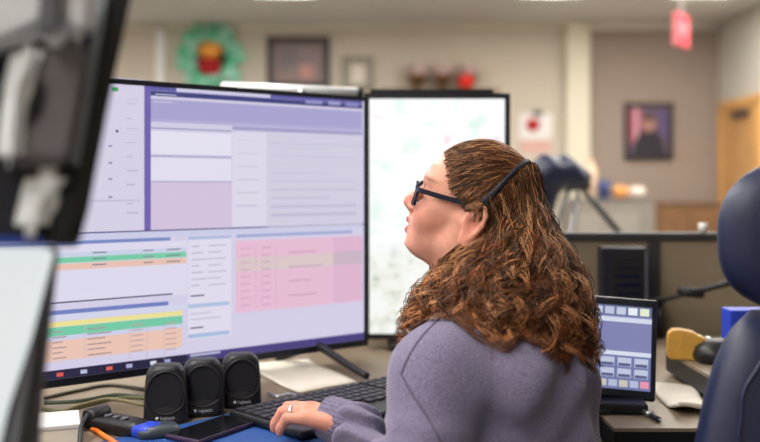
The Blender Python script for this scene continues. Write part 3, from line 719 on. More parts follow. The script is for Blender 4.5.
hr = shield('headrest', .178, .109, .045, 0, M_LEATH, ch, 2.5, 2.9); hr.location = (.020, 0, 1.075)
puff('backrest', .46, .972, .265, .145, .05, -.03, .02, M_LEATH, ch)
def bw(z): k = (z-.46)/(.972-.46); return (.265+(.145-.265)*k)
pp = [(-bw(z)*.80-.005, -.03+.05*(z-.46)/.512-.0445, z) for z in np.linspace(.52, .88, 14)]+[(-.09, -.024, .935), (-.05, -.022, .95), (0, -.022, .953)]
pp = pp+[(-x, y, z) for x, y, z in pp[::-1][1:]]
tube('piping', pp, .0028, M_LEATH, ch, n=60, seg=6)
tube('bracket', [(0, .03, .93), (0, .035, .97), (0, .03, 1.0)], .035, M_METAL, ch, n=6, seg=16, flat=.5)
se = superloft('seat', [(0, -.24, z, a, b_, 4) for z, a, b_ in ((.40, .2, .2), (.41, .24, .24), (.46, .25, .25), (.49, .24, .24), (.50, .2, .2))], M_LEATH, ch)
tube('back_bar', [(0, -.05, .43), (0, .045, .45), (0, .045, .7)], .022, M_BLK, ch, n=10, seg=10, flat=.6)
lathe('gas_column', [(.028, .09), (.028, .25), (.018, .26), (.018, .40)], M_METAL, ch, c=(0, -.24, 0))
def star_base(parent, cx=0, cy=0):
    for i in range(5):
        a = 2*math.pi*i/5+.3; c, s_ = math.cos(a), math.sin(a)
        tube('base_arm', [(cx+.02*c, cy+.02*s_, .10), (cx+.16*c, cy+.16*s_, .09), (cx+.29*c, cy+.29*s_, .07)], (.022, .014), M_BLK, parent, n=6, seg=8)
        w_ = lathe('caster', [(.012, -.018), (.027, -.018), (.027, .018), (.012, .018)], M_BLK, parent, n=16); w_.rotation_euler = (R(90), 0, a); w_.location = (cx+.29*c, cy+.29*s_, .028)
star_base(ch, 0, -.24)

# ================================================================== BACKGROUND OBJECTS
def BW(px, py, d=YB): return P(px, py, d)
# wreath
c = BW(212, 58); wr = thing('wreath', 'round mint green wreath with orange and red centre on beige wall', 'wreath', (c.x, YB-.06, c.z))
g1 = [mat('mint_%d' % i, S(*cc), .7, var=.1) for i, cc in enumerate(((98, 214, 166), (142, 228, 194), (190, 240, 220)))]
lathe('hoop', [(.25, -.015), (.29, -.015), (.29, .015), (.25, .015), (.25, -.015)], g1[0], wr, n=40).rotation_euler = (R(90), 0, 0)
V = [(-.065, 0, 0), (0, -.02, .035), (.075, 0, 0), (0, -.02, -.035), (0, -.045, 0)]; Fm = [[0, 4, 1], [1, 4, 2], [2, 4, 3], [3, 4, 0]]
lms = []
for g in g1:
    me = bpy.data.meshes.new('petal'); me.from_pydata(V, [], Fm); me.materials.append(g); lms.append(me)
for i in range(150):
    a = random.uniform(0, 2*math.pi); r_ = random.uniform(.19, .36)
    o = bpy.data.objects.new('petal', random.choice(lms)); link(o, wr); o.location = (r_*math.cos(a), random.uniform(-.06, .02), r_*math.sin(a)); o.rotation_euler = (random.uniform(-.6, .6), a*-1+random.uniform(-.8, .8), random.uniform(-.5, .5))
M_ORF = mat('orange_flower', S(232, 160, 62), .7, var=.1); M_REDF = mat('red_flower', S(176, 22, 26), .7, var=.1)
oc = superloft('orange_rosette', [(0, 0, z, r_, r_*.5, 2) for z, r_ in ((-.07, .06), (-.05, .11), (0, .14), (.06, .12), (.10, .07), (.115, .02))], M_ORF, wr); oc.location = (0, -.06, .05)
oc = superloft('red_rosette', [(0, 0, z, r_, r_*.5, 3) for z, r_ in ((-.10, .07), (-.09, .10), (0, .125), (.06, .12), (.075, .05))], M_REDF, wr); oc.location = (0, -.07, -.10)
# pictures
def picture(px0, py0, px1, py1, fw, fm, label, rects, mat_c, d=YB):
    a, b_ = P(px0, py1, d), P(px1, py0, d); c = (a+b_)/2; hx, hz = (b_.x-a.x)/2, (b_.z-a.z)/2
    t = thing('framed_picture', label, 'picture', (c.x, d-.03, c.z))
    frame_ring('frame', -hx, -hz, hx, hz, fw, -.015, .03, fm, t)
    L = [(-hx+fw, -hz+fw, hx-fw, hz-fw, S(*mat_c), 0)]+[(hx*2*(u0-.5), hz*2*(v0-.5), hx*2*(u1-.5), hz*2*(v1-.5), S(*cc), ly) for u0, v0, u1, v1, cc, ly in rects]
    display('print', L, M_PRINT, t, y=-.0); return t, hx, hz
M_PRINT = attr_mat('paper_print', rough=.6, noise=9)
M_FRB = mat('black_frame', S(34, 28, 26), .45, var=.1)
picture(267, 37, 330, 88, .055, M_FRB, 'black framed picture beside the green wreath', [(.14, .12, .86, .84, (142, 124, 124), 1), (.2, .4, .5, .8, (128, 118, 122), 2), (.52, .18, .74, .44, (196, 146, 138), 3), (.2, .14, .46, .3, (150, 130, 120), 2)], (118, 102, 100))
picture(342, 57, 374, 92, .055, mat('silver_frame', S(146, 138, 124), .5, var=.08), 'small silver framed picture right of the black framed one', [(.3, .25, .72, .75, (228, 222, 208), 1)], (176, 168, 152))
t, hx, hz = picture(624, 103, 672, 160, .045, M_FRB, 'black framed portrait of a suited person on the taupe wall', [(.09, .08, .91, .92, (104, 84, 110), 1), (.1, .3, .2, .9, (178, 84, 110), 2), (.2, .3, .28, .9, (206, 170, 176), 2), (.28, .35, .36, .9, (170, 80, 104), 2), (.72, .4, .9, .85, (92, 82, 124), 2)], (70, 52, 56))
def disc(name, cx, cz, rx, rz_, y, col, half=False):
    n = 24; V = [(cx+rx*math.cos(a), y, cz+rz_*math.sin(a)) for a in np.linspace(0, math.pi if half else 2*math.pi, n, endpoint=half)]
    return mesh(name, V, [list(range(n))], M_PRINT, t, colors=np.array([S(*col)]*n))
disc('print_suit', 0, -hz+.05, hx*.68, hz*.95, -.002, (40, 36, 48), True); disc('print_face', 0, hz*.28, hx*.27, hz*.30, -.0026, (176, 130, 112)); disc('print_hair', 0, hz*.48, hx*.27, hz*.14, -.003, (92, 74, 64))
# paper sign beside pillar
a, b_ = BW(519, 134), BW(552, 116); c = (a+b_)/2
sg_ = thing('wall_sign', 'white paper sign with a red mark on the wall beside the pillar', 'sign', (c.x, YB-.005, c.z))
display('sheet', [(-.185, -.16, .185, .13, S(236, 232, 228), 0), (-.17, -.30, .17, -.175, S(222, 176, 166), 0)], M_PRINT, sg_, y=-.004)
lathe('red_mark', [(.075, 0), (.075, .003)], M_RED, sg_, n=24, c=(0, 0, 0)).rotation_euler = (R(90), 0, 0)
box('bulldog_clip', (.02, -.015, .13), (.10, .03, .05), M_BLK, sg_, bev=.004)
for o in sg_.children:
    if o.name.startswith('red_mark'): o.location = (-.03, -.006, .0)
# trophies and shelf
zs_ = H+(HY-91)/FPX*9.8
sh = thing('wall_shelf', 'wooden wall shelf holding three cups, mostly behind the upright monitor', 'shelf', ((440-CX)/FPX*9.85, 9.86, zs_-.03))
box('board', (0, 0, .015), (1.25, .40, .03), M_BWOOD, sh, bev=.003)
for x in (-.5, .5): box('bracket', (x, .13, -.06), (.03, .14, .12), M_BWOOD, sh)
M_CUP = mat('bronze_cup', S(120, 84, 52), .4, metal=.3, var=.15, scale=14); M_CUPT = mat('pink_glass', S(196, 172, 164), .3, var=.06)
for i, (px, lb) in enumerate(((417, 'bronze cup with pale rim on shelf, leftmost of three'), (443, 'bronze cup with pale rim, middle of three on shelf'), (469, 'bronze cup with pale rim behind the red ball on shelf'))):
    cp = thing('trophy_cup', lb, 'cup', ((px-CX)/FPX*9.85, 9.85, zs_), group='bronze cups on the wall shelf')
    lathe('base', [(.09, 0), (.09, .03), (.05, .05), (.04, .08)], M_CUP, cp); lathe('bowl', [(.04, .08), (.08, .10), (.10, .15), (.10, .175)], M_CUP, cp)
    lathe('rim', [(.09, .175), (.11, .22), (.115, .29), (.105, .29), (.10, .19)], M_CUPT, cp)
    for s_ in (-1, 1): tube('handle', [(s_*.1, 0, .26), (s_*.12, 0, .25), (s_*.12, 0, .19), (s_*.09, 0, .13)], .012, M_CUPT, cp, n=12, seg=8)
p = P(467, 83, 9.70)
o = lathe('red_ball', [(.001, -.085), (.045, -.072), (.08, -.03), (.085, 0), (.08, .03), (.045, .072), (.001, .085)], mat('red_ball', S(232, 34, 30), .4, var=.03)); o.location = (p.x-.02, 9.79, zs_+.086); tag(o, 'small red ball in front of the cups on the shelf', 'ball')
for cpo in [o_ for o_ in bpy.data.objects if o_.name.startswith('trophy_cup')]: cpo.location.y = 9.90 if False else 9.88
bpy.data.objects['wall_shelf'].location.y = 9.79; o.location.y = 9.665; o.location.z = zs_+.086

# exit sign hung from the ceiling
p = P(681, 47, 7.0)
ex = thing('exit_sign', 'glowing red exit sign hanging from the ceiling', 'exit sign', (p.x, 7.0, p.z), R(54))
M_EX = mat('exit_glow', S(225, 60, 78), .5, var=.02, emit=S(236, 66, 84), estr=.75)
box('housing', (0, 0, .13), (.29, .04, .26), mat('exit_housing', S(220, 120, 124), .5, var=.02), ex, bev=.006)
box('face', (0, -.0215, .13), (.27, .004, .24), M_EX, ex); box('face', (0, .0215, .13), (.27, .004, .24), M_EX, ex)
ml = mat('exit_letters', S(250, 170, 170), .5, var=.02, emit=S(255, 150, 156), estr=.9)
text('letters', 'EXIT', .13, ml, ex, (0, -.0245, .13), (R(90), 0, 0)); text('letters', 'EXIT', .13, ml, ex, (0, .0245, .13), (R(90), 0, R(180)))
tube('stem', [(0, 0, .25), (0, 0, ZC-p.z)], .012, M_PALE, ex, seg=10)
# cabinet with things on it
dC = 8.0; zc_ = H-(199-HY)/FPX*dC; xa, xb = (572-CX)/FPX*dC, (655-CX)/FPX*dC
cb = thing('cabinet', 'grey filing cabinet behind the partition with cups on top', 'cabinet', ((xa+xb)/2, dC+.25, 0))
wd = xb-xa
box('body', (0, 0, zc_/2-.01), (wd, .5, zc_-.02), M_CABG, cb, bev=.004); box('top', (0, 0, zc_-.01), (wd+.02, .52, .02), mat('cab_top', S(120, 116, 112), .5, var=.05), cb, bev=.003)
for i in range(3):
    dr_ = box('drawer', (-.05, -.255, .17+.29*i), (wd-.2, .012, .27), mat('drawer_grey', S(164, 156, 146), .5, var=.03), cb, bev=.003)
    box('handle', (-.05, -.27, .24+.29*i), (.14, .02, .015), M_METAL, dr_)
def vase(px, d, h, r_, m, name, label, cat, prof=None):
    x = (px-CX)/FPX*d; o = lathe(name, prof or [(r_*.8, 0), (r_, .02), (r_, h*.85), (r_*.75, h)], m); o.location = (x, d, zc_); return tag(o, label, cat)
vase(590, dC+.1, .34, .065, mat('cream_ceramic', S(226, 196, 166), .5, var=.05), 'canister', 'tall cream canister on the grey cabinet', 'canister', [(.05, 0), (.06, .02), (.062, .2), (.055, .27), (.03, .32), (.03, .36), (.036, .37)])
mg = thing('mug', 'navy blue mug on the grey cabinet beside the orange pot', 'mug', ((604-CX)/FPX*(dC+.08), dC+.08, zc_))
lathe('cup', [(.05, 0), (.056, .01), (.056, .17), (.05, .17), (.05, .02)], mat('navy_mug', S(32, 52, 104), .4, var=.05), mg); tube('handle', [(0, -.054, .14), (0, -.085, .13), (0, -.085, .06), (0, -.054, .05)], .01, MATS['navy_mug'], mg, n=12)
vase(620.5, dC+.08, .1, .066, mat('orange_pot', S(226, 156, 84), .6, var=.1), 'pot', 'round orange pot on the grey cabinet', 'pot', [(.03, 0), (.06, .02), (.07, .06), (.06, .1), (.04, .115)])
vase(637, dC+.08, .1, .07, mat('white_bowl', S(226, 214, 200), .5, var=.05), 'bowl', 'round white bowl at the end of the grey cabinet', 'bowl', [(.035, 0), (.06, .02), (.075, .06), (.07, .09), (.045, .105)])
dW = 9.2; zw = H-(203-HY)/FPX*dW; xa, xb = (656-CX)/FPX*dW, (722-CX)/FPX*dW
cr = thing('credenza', 'brown wooden credenza below the framed portrait', 'credenza', ((xa+xb)/2, dW+.25, 0))
box('body', (0, 0, zw/2-.01), (xb-xa, .5, zw-.02), M_BWOOD, cr, bev=.005); box('top', (0, 0, zw-.01), (xb-xa+.03, .53, .025), mat('credenza_top', S(112, 78, 50), .4, var=.1, scale=8), cr, bev=.004)
for s_ in (-1, 1):
    d2 = box('door', (s_*(xb-xa)/4, -.256, zw/2), ((xb-xa)/2-.03, .015, zw-.12), mat('credenza_door', S(132, 96, 62), .45, var=.14, scale=8), cr, bev=.003); box('handle', (s_*.06, -.27, zw/2), (.015, .02, .14), M_METAL, d2)
# small white cup on the partition rail
o = lathe('paper_cup', [(.010, 0), (.012, .022), (.011, .024)], M_WHITE, n=18); pw = P(703, 233, 2.42); o.location = (pw.x, 2.42, zt+.0065); tag(o, 'tiny white cap sitting on the partition rail', 'cap')
# navy hooded stand on the far desk
dN = 3.9; pc = P(560, 178, dN)
ns = thing('hooded_stand', 'dark navy rounded hood on splayed metal legs behind the partition', 'stand', (pc.x, dN, ZD))
hz_ = pc.z-ZD
F_ = Field((-.2, -.2, -.2), (.2, .2, .16), .008)
F_.ell((-.02, 0, .03), (.115, .09, .07), .02); F_.ell((.07, 0, .0), (.055, .07, .04), .05); F_.cone((-.06, 0, .0), (-.075, 0, -.12), .07, .055, .05); F_.cone((.06, 0, .02), (.125, 0, -.005), .03, .012, .03)
V, Fq = F_.nets(); V[:, 2] += .008*np.sin(V[:, 0]*60+V[:, 1]*20)*(V[:, 2] > -.02)
hd = mesh('hood', V, Fq, M_NAVYF, ns, True); hd.location = (0, 0, hz_)
def leg(pxa, pya, pxb, pyb, r_, m, dy):
    a, b_ = P(pxa, pya, dN), P(pxb, pyb, dN); k = (a.z-ZD-.014)/(a.z-b_.z); e = a+(b_-a)*k; e.y += dy; tube('leg', local(ns, [a, e]), r_, m, ns, seg=10, n=4)
leg(580, 186, 619, 234, .013, M_BLK, -.05); leg(570, 186, 556, 234, .012, M_METAL, .10); leg(578, 192, 568, 234, .010, M_METAL, -.10); leg(545, 190, 540, 234, .02, M_NAVYF, .05)
tube('collar', local(ns, [P(566, 187, dN), P(590, 184, dN)]), .022, M_BLK, ns, seg=12)

# ================================================================== PERSON
PB = (.23, 1.35, 0)
per = thing('person', 'seated person in heather purple sweatshirt and dark glasses typing and looking up at the monitor', 'person', PB)
# head frame: forward f, left l, up u; origin between the ear openings
pit = R(19); yaw = np.array([-.97, .243]); yaw /= np.linalg.norm(yaw)
hf = np.array([yaw[0]*math.cos(pit), yaw[1]*math.cos(pit), math.sin(pit)]); hl = np.array([-yaw[1], yaw[0], 0]); hu = np.cross(hf, hl)
HO = np.array([.151, 1.50, 1.079])
HA = np.stack([hf, hl, hu])
def HP(F, L, U): return HO+F*hf+L*hl+U*hu
def hloc(Q): return (np.asarray(Q)-HO)@HA.T
# torso frame
tr = np.array([.707, .707, 0]); tf = np.array([-.707, .707, 0]); TA = np.stack([tr, tf, [0, 0, 1]])
TC = np.array([.205, 1.385, 0])
def TP(r_, f_, z): return TC+r_*tr+f_*tf+np.array([0, 0, z])
LS, LE, LW = np.array([.082, 1.275, .866]), np.array([.040, 1.158, .682]), np.array([-.036, 1.338, .780])
RS, RE, RW = np.array([.266, 1.462, .858]), np.array([.300, 1.475, .685]), np.array([.15, 1.60, .780])
NB = TP(-.012, .035, .955)

body = Field((-.24, 1.06, .56), (.46, 1.78, 1.24), .003)
# cranium
body.ell(HP(-.004, 0, .05), (.088, .071, .072), .02, HA)
Ut = np.array([-.092, -.086, -.080, -.0715, -.059, -.05, -.039, -.031, -.018, 0, .015, .03, .05, .073, .10, .12])
Ff = np.array([.034, .054, .076, .0935, .0925, .0950, .0935, .0955, .0920, .0880, .0870, .0885, .0945, .089, .070, .05])
Wt = np.array([.018, .024, .032, .038, .047, .052, .056, .058, .062, .067, .068, .068, .068, .065, .055, .04])
Bt = np.array([.025, .022, .018, .012, .004, 0, -.006, -.01, -.014, -.018, -.02, -.02, -.02, -.02, -.02, -.02])
def face(X, Y, Z):
    F = (X-HO[0])*hf[0]+(Y-HO[1])*hf[1]+(Z-HO[2])*hf[2]; L = (X-HO[0])*hl[0]+(Y-HO[1])*hl[1]+(Z-HO[2])*hl[2]; U = (X-HO[0])*hu[0]+(Y-HO[1])*hu[1]+(Z-HO[2])*hu[2]
    f_ = np.interp(U, Ut, Ff); w_ = np.interp(U, Ut, Wt); b_ = np.interp(U, Ut, Bt); c_ = (f_+b_)/2; a_ = (f_-b_)/2
    r_ = ((abs(F-c_)/a_)**2.15+(abs(L)/w_)**2.15)**(1/2.15)
    d = (r_-1)*np.minimum(a_, w_)*.9
    return np.maximum(d, np.maximum(U-.10, -.089-U)).astype(np.float32)
body.op(face, HO-.13, HO+.13, .016)
for s_ in (-1, 1):
    body.cone(HP(.064, s_*.010, -.066), HP(.012, s_*.052, -.043), .016, .013, .022)
    body.cone(HP(.012, s_*.052, -.045), HP(.0, s_*.063, -.002), .014, .012, .022)
    body.ell(HP(.060, s_*.040, -.008), (.024, .022, .024), .024, HA)
    body.cone(HP(.0865, s_*.012, .043), HP(.074, s_*.046, .044), .008, .007, .012)
    body.ell(HP(.090, s_*.033, .024), (.010, .014, .010), .012, HA, 's')
    body.ell(HP(.0725, s_*.033, .0255), (.0135, .0155, .0125), .004, HA)
    body.cone(HP(.0985, s_*.0, -.0305), HP(.087, s_*.022, -.0375), .0062, .0035, .004)
    body.cone(HP(.0955, s_*.0, -.0480), HP(.086, s_*.020, -.0405), .0062, .0035, .004)
    body.ell(HP(.097, s_*.0115, -.0085), (.0095, .0065, .007), .006, HA)
    body.ell(HP(.0965, s_*.0065, -.0155), (.005, .003, .0035), .003, HA, 's')
    # ear: plate, helix, lobe
    er = R(18); Ae = np.stack([hf*math.cos(er)+s_*hl*math.sin(er), -hf*math.sin(er)*s_+hl*math.cos(er), hu])
    body.ell(HP(-.016, s_*.076, .007), (.018, .0075, .031), .006, Ae)
    hel = [(-.002, .013), (-.003, .026), (-.012, .036), (-.024, .034), (-.031, .022), (-.030, .006), (-.024, -.008), (-.016, -.019)]
    for (f1, u1), (f2, u2) in zip(hel[:-1], hel[1:]):
        body.cone(HP(f1, s_*(.077-.25*f1), u1), HP(f2, s_*(.077-.25*f2), u2), .0040, .0040, .003)
    body.ell(HP(-.011, s_*.077, -.020), (.009, .0055, .010), .006, HA)
    body.ell(HP(-.012, s_*.086, .005), (.007, .0045, .010), .004, HA, 's')
    body.ell(HP(.000, s_*.073, .001), (.005, .005, .007), .004, HA)
body.cone(HP(.0885, 0, .030), HP(.1095, 0, -.001), .0074, .0100, .007)
body.cone(HP(.1085, 0, -.006), HP(.0965, 0, -.018), .0078, .0055, .006)
# neck, trunk, arms below the clothes
body.cone(HP(-.020, 0, -.035), NB, .050, .056, .03)
body.cone(HP(.012, 0, -.065), NB+tf*.015, .028, .040, .03)
body.ell(TP(-.012, 0, .79), (.125, .095, .17), .04, TA); body.ell(TP(-.008, 0, .66), (.13, .10, .12), .04, TA)
for a_, b_, c_ in ((LS, LE, LW), (RS, RE, RW)):
    body.cone(NB-np.array([0, 0, .03]), a_, .045, .045, .04); body.cone(a_, b_, .045, .036, .03); body.cone(b_, c_, .036, .026, .02)
# hands
def hand(Wr, dr_, side, spread, drop):             # dr_ pointing direction; side = direction towards the little finger
    dr_ = np.array(dr_, float); dr_ /= np.linalg.norm(dr_); side = np.array(side, float); side -= dr_*(side@dr_); side /= np.linalg.norm(side)
    K = Wr+dr_*.066+np.array([0, 0, .012])
    body.cone(Wr, Wr+dr_*.02, .025, .024, .015)
    rg = None
    for i, (off, ln, rad) in enumerate(((-.029, .92, .0086), (-.010, 1.0, .0090), (.010, .95, .0086), (.028, .76, .0076))):
        mcp = K+side*off*.95+np.array([0, 0, -.0035*abs(i-1.3)])-dr_*.008*(i == 3)
        body.cone(Wr+side*off*.5+dr_*.01, mcp, .0145, .0105, .010)
        pip = mcp+(dr_*.036+side*off*.25*spread+np.array([0, 0, -.002]))*ln
        dip = pip+(dr_*.013+np.array([0, 0, -.019]))*ln
        tip = dip+(dr_*.002+np.array([0, 0, -.016]))*ln
        tip[2] = max(tip[2], .7705)
        body.cone(mcp, pip, rad+.0016, rad+.0004, .004); body.cone(pip, dip, rad+.0004, rad-.0006, .003); body.cone(dip, tip, rad-.0006, rad-.0016, .003)
        if i == 2: rg = (mcp*.42+pip*.58, (pip-mcp)/np.linalg.norm(pip-mcp), rad+.0012)
    t0 = Wr+dr_*.018-side*.022; t1 = t0+dr_*.026-side*.020+np.array([0, 0, -.008]); t2 = t1+dr_*.026-side*.006+np.array([0, 0, -.007]); t2[2] = max(t2[2], .772)
    body.cone(t0, t1, .014, .0105, .010); body.cone(t1, t2, .0105, .0080, .004)
    return rg
ring_at = hand(LW+np.array([-.012, .006, .006]), (-.95, .30, .02), (-.3, -.95, 0), 1.0, 0)
hand(RW+np.array([-.012, .012, .004]), (-.55, .83, .0), (.83, .55, 0), 1.0, 0)
V, Fq = body.nets()
Q = hloc(V); col = np.tile(np.array(S(212, 154, 134)), (len(V), 1))
def blend(mask, c): 
    global col
    mask = np.clip(mask, 0, 1)[:, None]; col = col*(1-mask)+np.array(S(*c))*mask
G = lambda c, s_: np.exp(-(((Q-np.array(c))/np.array(s_))**2).sum(1))
inhead = V[:, 2] > .95
for s_ in (-1, 1):
    blend(.55*G((.066, s_*.048, -.015), (.03, .03, .025)), (206, 128, 116)); blend(.6*G((-.014, s_*.08, 0), (.02, .01, .03)), (212, 126, 108))
    blend(.35*G((.07, s_*.035, .01), (.02, .02, .008)), (170, 110, 104))
    blend(1.0*G((.078, s_*.042, .047), (.02, .026, .0035)), (112, 78, 60))
blend(.5*G((.113, 0, -.004), (.014, .014, .012)), (208, 122, 110))
blend(1.2*G((.097, 0, -.032), (.02, .02, .0045)), (178, 96, 100)); blend(1.2*G((.095, 0, -.047), (.02, .018, .0055)), (182, 98, 102)); blend(1.1*G((.09, 0, -.0395), (.02, .02, .0016)), (110, 56, 58))
blend((V[:, 2] < .86)*.35, (214, 138, 118))
M_SKIN = attr_mat('skin', rough=.5, spec=.28, sss=.08, noise=55)
mesh('body', V, Fq, M_SKIN, per, True, True, col)
# ring
c_, ax, rr_ = ring_at; n1 = np.cross(ax, [0, 0, 1]); n1 /= np.linalg.norm(n1); n2 = np.cross(ax, n1)
rings('ring', [[c_+(rr_+.0008)*(n1*math.cos(a)+n2*math.sin(a))*1+.0012*(math.cos(b)*(n1*math.cos(a)+n2*math.sin(a))+1.8*math.sin(b)*ax) for b in np.linspace(0, 2*np.pi, 8, endpoint=False)] for a in np.linspace(0, 2*np.pi, 24, endpoint=False)], mat('ring_silver', S(225, 225, 230), .15, metal=1, var=.01), per, closed=True, world=True)
# eyes
for s_ in (-1, 1):
    ec = HP(.0745, s_*.033, .0255); g = hf*.93+s_*hl*.05; g = g/np.linalg.norm(g); th = np.linspace(0, np.pi, 14); e1 = np.cross(g, hu); e1 /= np.linalg.norm(e1); e2 = np.cross(g, e1); RR = []
    ex_ = [[ec+.0122*(math.cos(a)*g+math.sin(a)*(math.cos(b)*e1+.62*math.sin(b)*e2)) for b in np.linspace(0, 2*np.pi, 18, endpoint=False)] for a in th[:]]
    cols = [];
    for a in th:
        cc = S(18, 14, 12) if a < .22 else (S(84, 110, 120) if a < .5 else S(222, 214, 208)); cols += [cc]*18
    o = rings('eye', ex_, attr_mat('eye_gloss', rough=.08) if 'eye_gloss' not in bpy.data.materials else bpy.data.materials['eye_gloss'], per, world=True)
    at = o.data.color_attributes.new('Col', 'FLOAT_COLOR', 'POINT'); ca = np.ones((len(cols), 4), np.float32); ca[:, :3] = cols; at.data.foreach_set('color', ca.ravel())
# glasses
M_GLS = mat('glasses_navy', S(20, 22, 42), .25, var=.05)
gl = None
def lens_pts(s_, k, n=36):
    pts = []
    for a in np.linspace(0, 2*np.pi, n, endpoint=False):
        ca, sa = math.cos(a), math.sin(a); l = .036+.0265*k*np.sign(ca)*abs(ca)**.62; u_ = .017+.0195*k*np.sign(sa)*abs(sa)**.62-.002*(l-.036)/.0265
        f_ = .1040-4.4*(l-.008)**2*(1)-.08*(u_-.017)*-1
        pts.append(HP(f_+.0, s_*l, u_))
    return np.array(pts)
RR = []
for s_ in (-1, 1):
    o_ = lens_pts(s_, 1.0); i_ = lens_pts(s_, .90)
    RR.append(o_)
    rng_ = [[a, a-hf*.005, b-hf*.005, b] for a, b in zip(o_, i_)]
    fr = rings('glasses_rim', rng_, M_GLS, per, closed=True, world=True, smooth=False)
    if gl is None: gl = fr
    else: fr.parent = gl
    lp = lens_pts(s_, .92)-hf*.0022; n = len(lp); V2 = np.vstack([lp, lp-hf*.0014]); F2 = [list(range(n)), list(range(n, 2*n))[::-1]]+[[i, n+i, n+(i+1) % n, (i+1) % n] for i in range(n)]
    mesh('lens', V2, F2, M_LENS, per, False, True).parent = gl
    tmp = spline([HP(.0895, s_*.0640, .027), HP(.082, s_*.0705, .0265), HP(.05, s_*.0745, .028), HP(.01, s_*.0775, .031), HP(-.012, s_*.078, .028), HP(-.026, s_*.079, .014)], 24)
    T, N, B = frames(tmp); hh_ = np.linspace(.0042, .0036, 24); RT = []
    for p_, t_, h_ in zip(tmp, T, hh_):
        sd = np.cross(t_, hu); sd /= np.linalg.norm(sd); up_ = np.cross(sd, t_); RT.append([p_+up_*h_+sd*.0015, p_+up_*h_-sd*.0015, p_-up_*h_-sd*.0015, p_-up_*h_+sd*.0015])
    rings('glasses_temple', RT, M_GLS, per, world=True, smooth=False).parent = gl
tube('glasses_bridge', [HP(.1030, -.010, .024), HP(.1055, 0, .027), HP(.1030, .010, .024)], .0022, M_GLS, per, n=10, seg=8, world=True).parent = gl

# ------------------------------------------------------------------ sweatshirt
sw = Field((-.22, 1.02, .44), (.50, 1.76, 1.06), .005)
sw.ell(TP(-.012, -.005, .78), (.148, .120, .195), .05, TA); sw.ell(TP(-.008, -.005, .62), (.158, .135, .17), .06, TA)
sw.cone(LS+np.array([0, 0, .010]), RS+np.array([0, 0, .010]), .052, .052, .05)
sw.cone(NB+np.array([0, 0, .012]), NB-np.array([0, 0, .06]), .062, .085, .05)
sw.cone(NB-np.array([0, 0, .015]), LS, .055, .055, .05); sw.cone(NB-np.array([0, 0, .015]), RS, .055, .055, .05)
sw.cone(TP(-.09, -.065, .86), TP(.025, -.06, .86), .05, .048, .05)
for a_, b_, c_ in ((LS, LE, LW), (RS, RE, RW)):
    sw.cone(a_, b_, .060, .056, .035); sw.cone(b_, c_, .054, .031, .03)
CUFD = []
for a_, b_, h_ in ((LE, LW, np.array([-.95, .30, .0])), (RE, RW, np.array([-.55, .83, 0]))):
    f_ = (b_-a_)/np.linalg.norm(b_-a_); d_ = .3*f_+.7*h_; d_ /= np.linalg.norm(d_); CUFD.append(d_); sw.cone(b_, b_+d_*.012, .033, .031, .02)
gx = [sw.lo[i]+sw.h*np.arange(sw.n[i]) for i in range(3)]
X, Y, Z = gx[0][:, None, None], gx[1][None, :, None], gx[2][None, None, :]
def along(a_, b_):
    ba = b_-a_; L_ = np.linalg.norm(ba); t_ = ((X-a_[0])*ba[0]+(Y-a_[1])*ba[1]+(Z-a_[2])*ba[2])/L_**2
    dd = np.sqrt((X-a_[0]-t_*ba[0])**2+(Y-a_[1]-t_*ba[1])**2+(Z-a_[2]-t_*ba[2])**2); return t_, dd, L_
wob = .02*np.sin(31*X+17*Z)+.02*np.sin(27*Y-23*Z)
for a_, b_ in ((LE, LW), (RE, RW)):
    t_, dd, L_ = along(a_, b_); mk = np.exp(-(np.clip(dd-.055, 0, 1)/.02)**2)*np.clip((t_-.15)/.3, 0, 1)*np.clip((1.08-t_)/.06, 0, 1)
    sw.v += (mk*.0075*np.sin(2*np.pi*(t_*L_+wob*1.3)/.040)).astype(np.float32)
for a_, b_ in ((LS, LE), (RS, RE)):
    t_, dd, L_ = along(a_, b_); mk = np.exp(-(np.clip(dd-.07, 0, 1)/.02)**2)*np.clip((t_-.3)/.3, 0, 1)*np.clip((1.2-t_)/.2, 0, 1)
    sw.v += (mk*.005*np.sin(2*np.pi*(t_*L_+.5*(X-Y)*.6+wob)/.075)).astype(np.float32)
rr2 = (X-TC[0])*tr[0]+(Y-TC[1])*tr[1]; ff2 = (X-TC[0])*tf[0]+(Y-TC[1])*tf[1]
mk = np.exp(-((rr2+.01)/.13)**2)*np.clip(-ff2/.06, 0, 1)*np.clip((.93-Z)/.06, 0, 1)
sw.v += (mk*(.0045*np.sin(2*np.pi*(rr2+.35*(Z-.8)*np.sign(rr2)+wob*.6)/.085)+.0035*np.sin(2*np.pi*(Z+.6*abs(rr2)+wob)/.11))).astype(np.float32)
sw.v += (.0012*np.sin(55*X+40*Z)*np.sin(48*Y-37*Z)).astype(np.float32)
V, Fq = sw.nets()
m = bpy.data.materials.new('heather_fleece'); m.use_nodes = True; nt = m.node_tree; b = nt.nodes['Principled BSDF']; b.inputs['Roughness'].default_value = .95; b.inputs['Sheen Weight'].default_value = .25; b.inputs['Specular IOR Level'].default_value = .15
tc = nt.nodes.new('ShaderNodeTexCoord'); n1 = nt.nodes.new('ShaderNodeTexNoise'); n1.inputs['Scale'].default_value = 420; n1.inputs['Detail'].default_value = 6; n2 = nt.nodes.new('ShaderNodeTexNoise'); n2.inputs['Scale'].default_value = 14
nt.links.new(tc.outputs['Object'], n1.inputs[0]); nt.links.new(tc.outputs['Object'], n2.inputs[0])
rp = nt.nodes.new('ShaderNodeValToRGB'); e = rp.color_ramp.elements; e[0].position = .3; e[0].color = (*S(94, 88, 113), 1); e[1].position = .7; e[1].color = (*S(132, 126, 154), 1); nt.links.new(n1.outputs['Fac'], rp.inputs[0])
nt.links.new(rp.outputs[0], b.inputs['Base Color'])
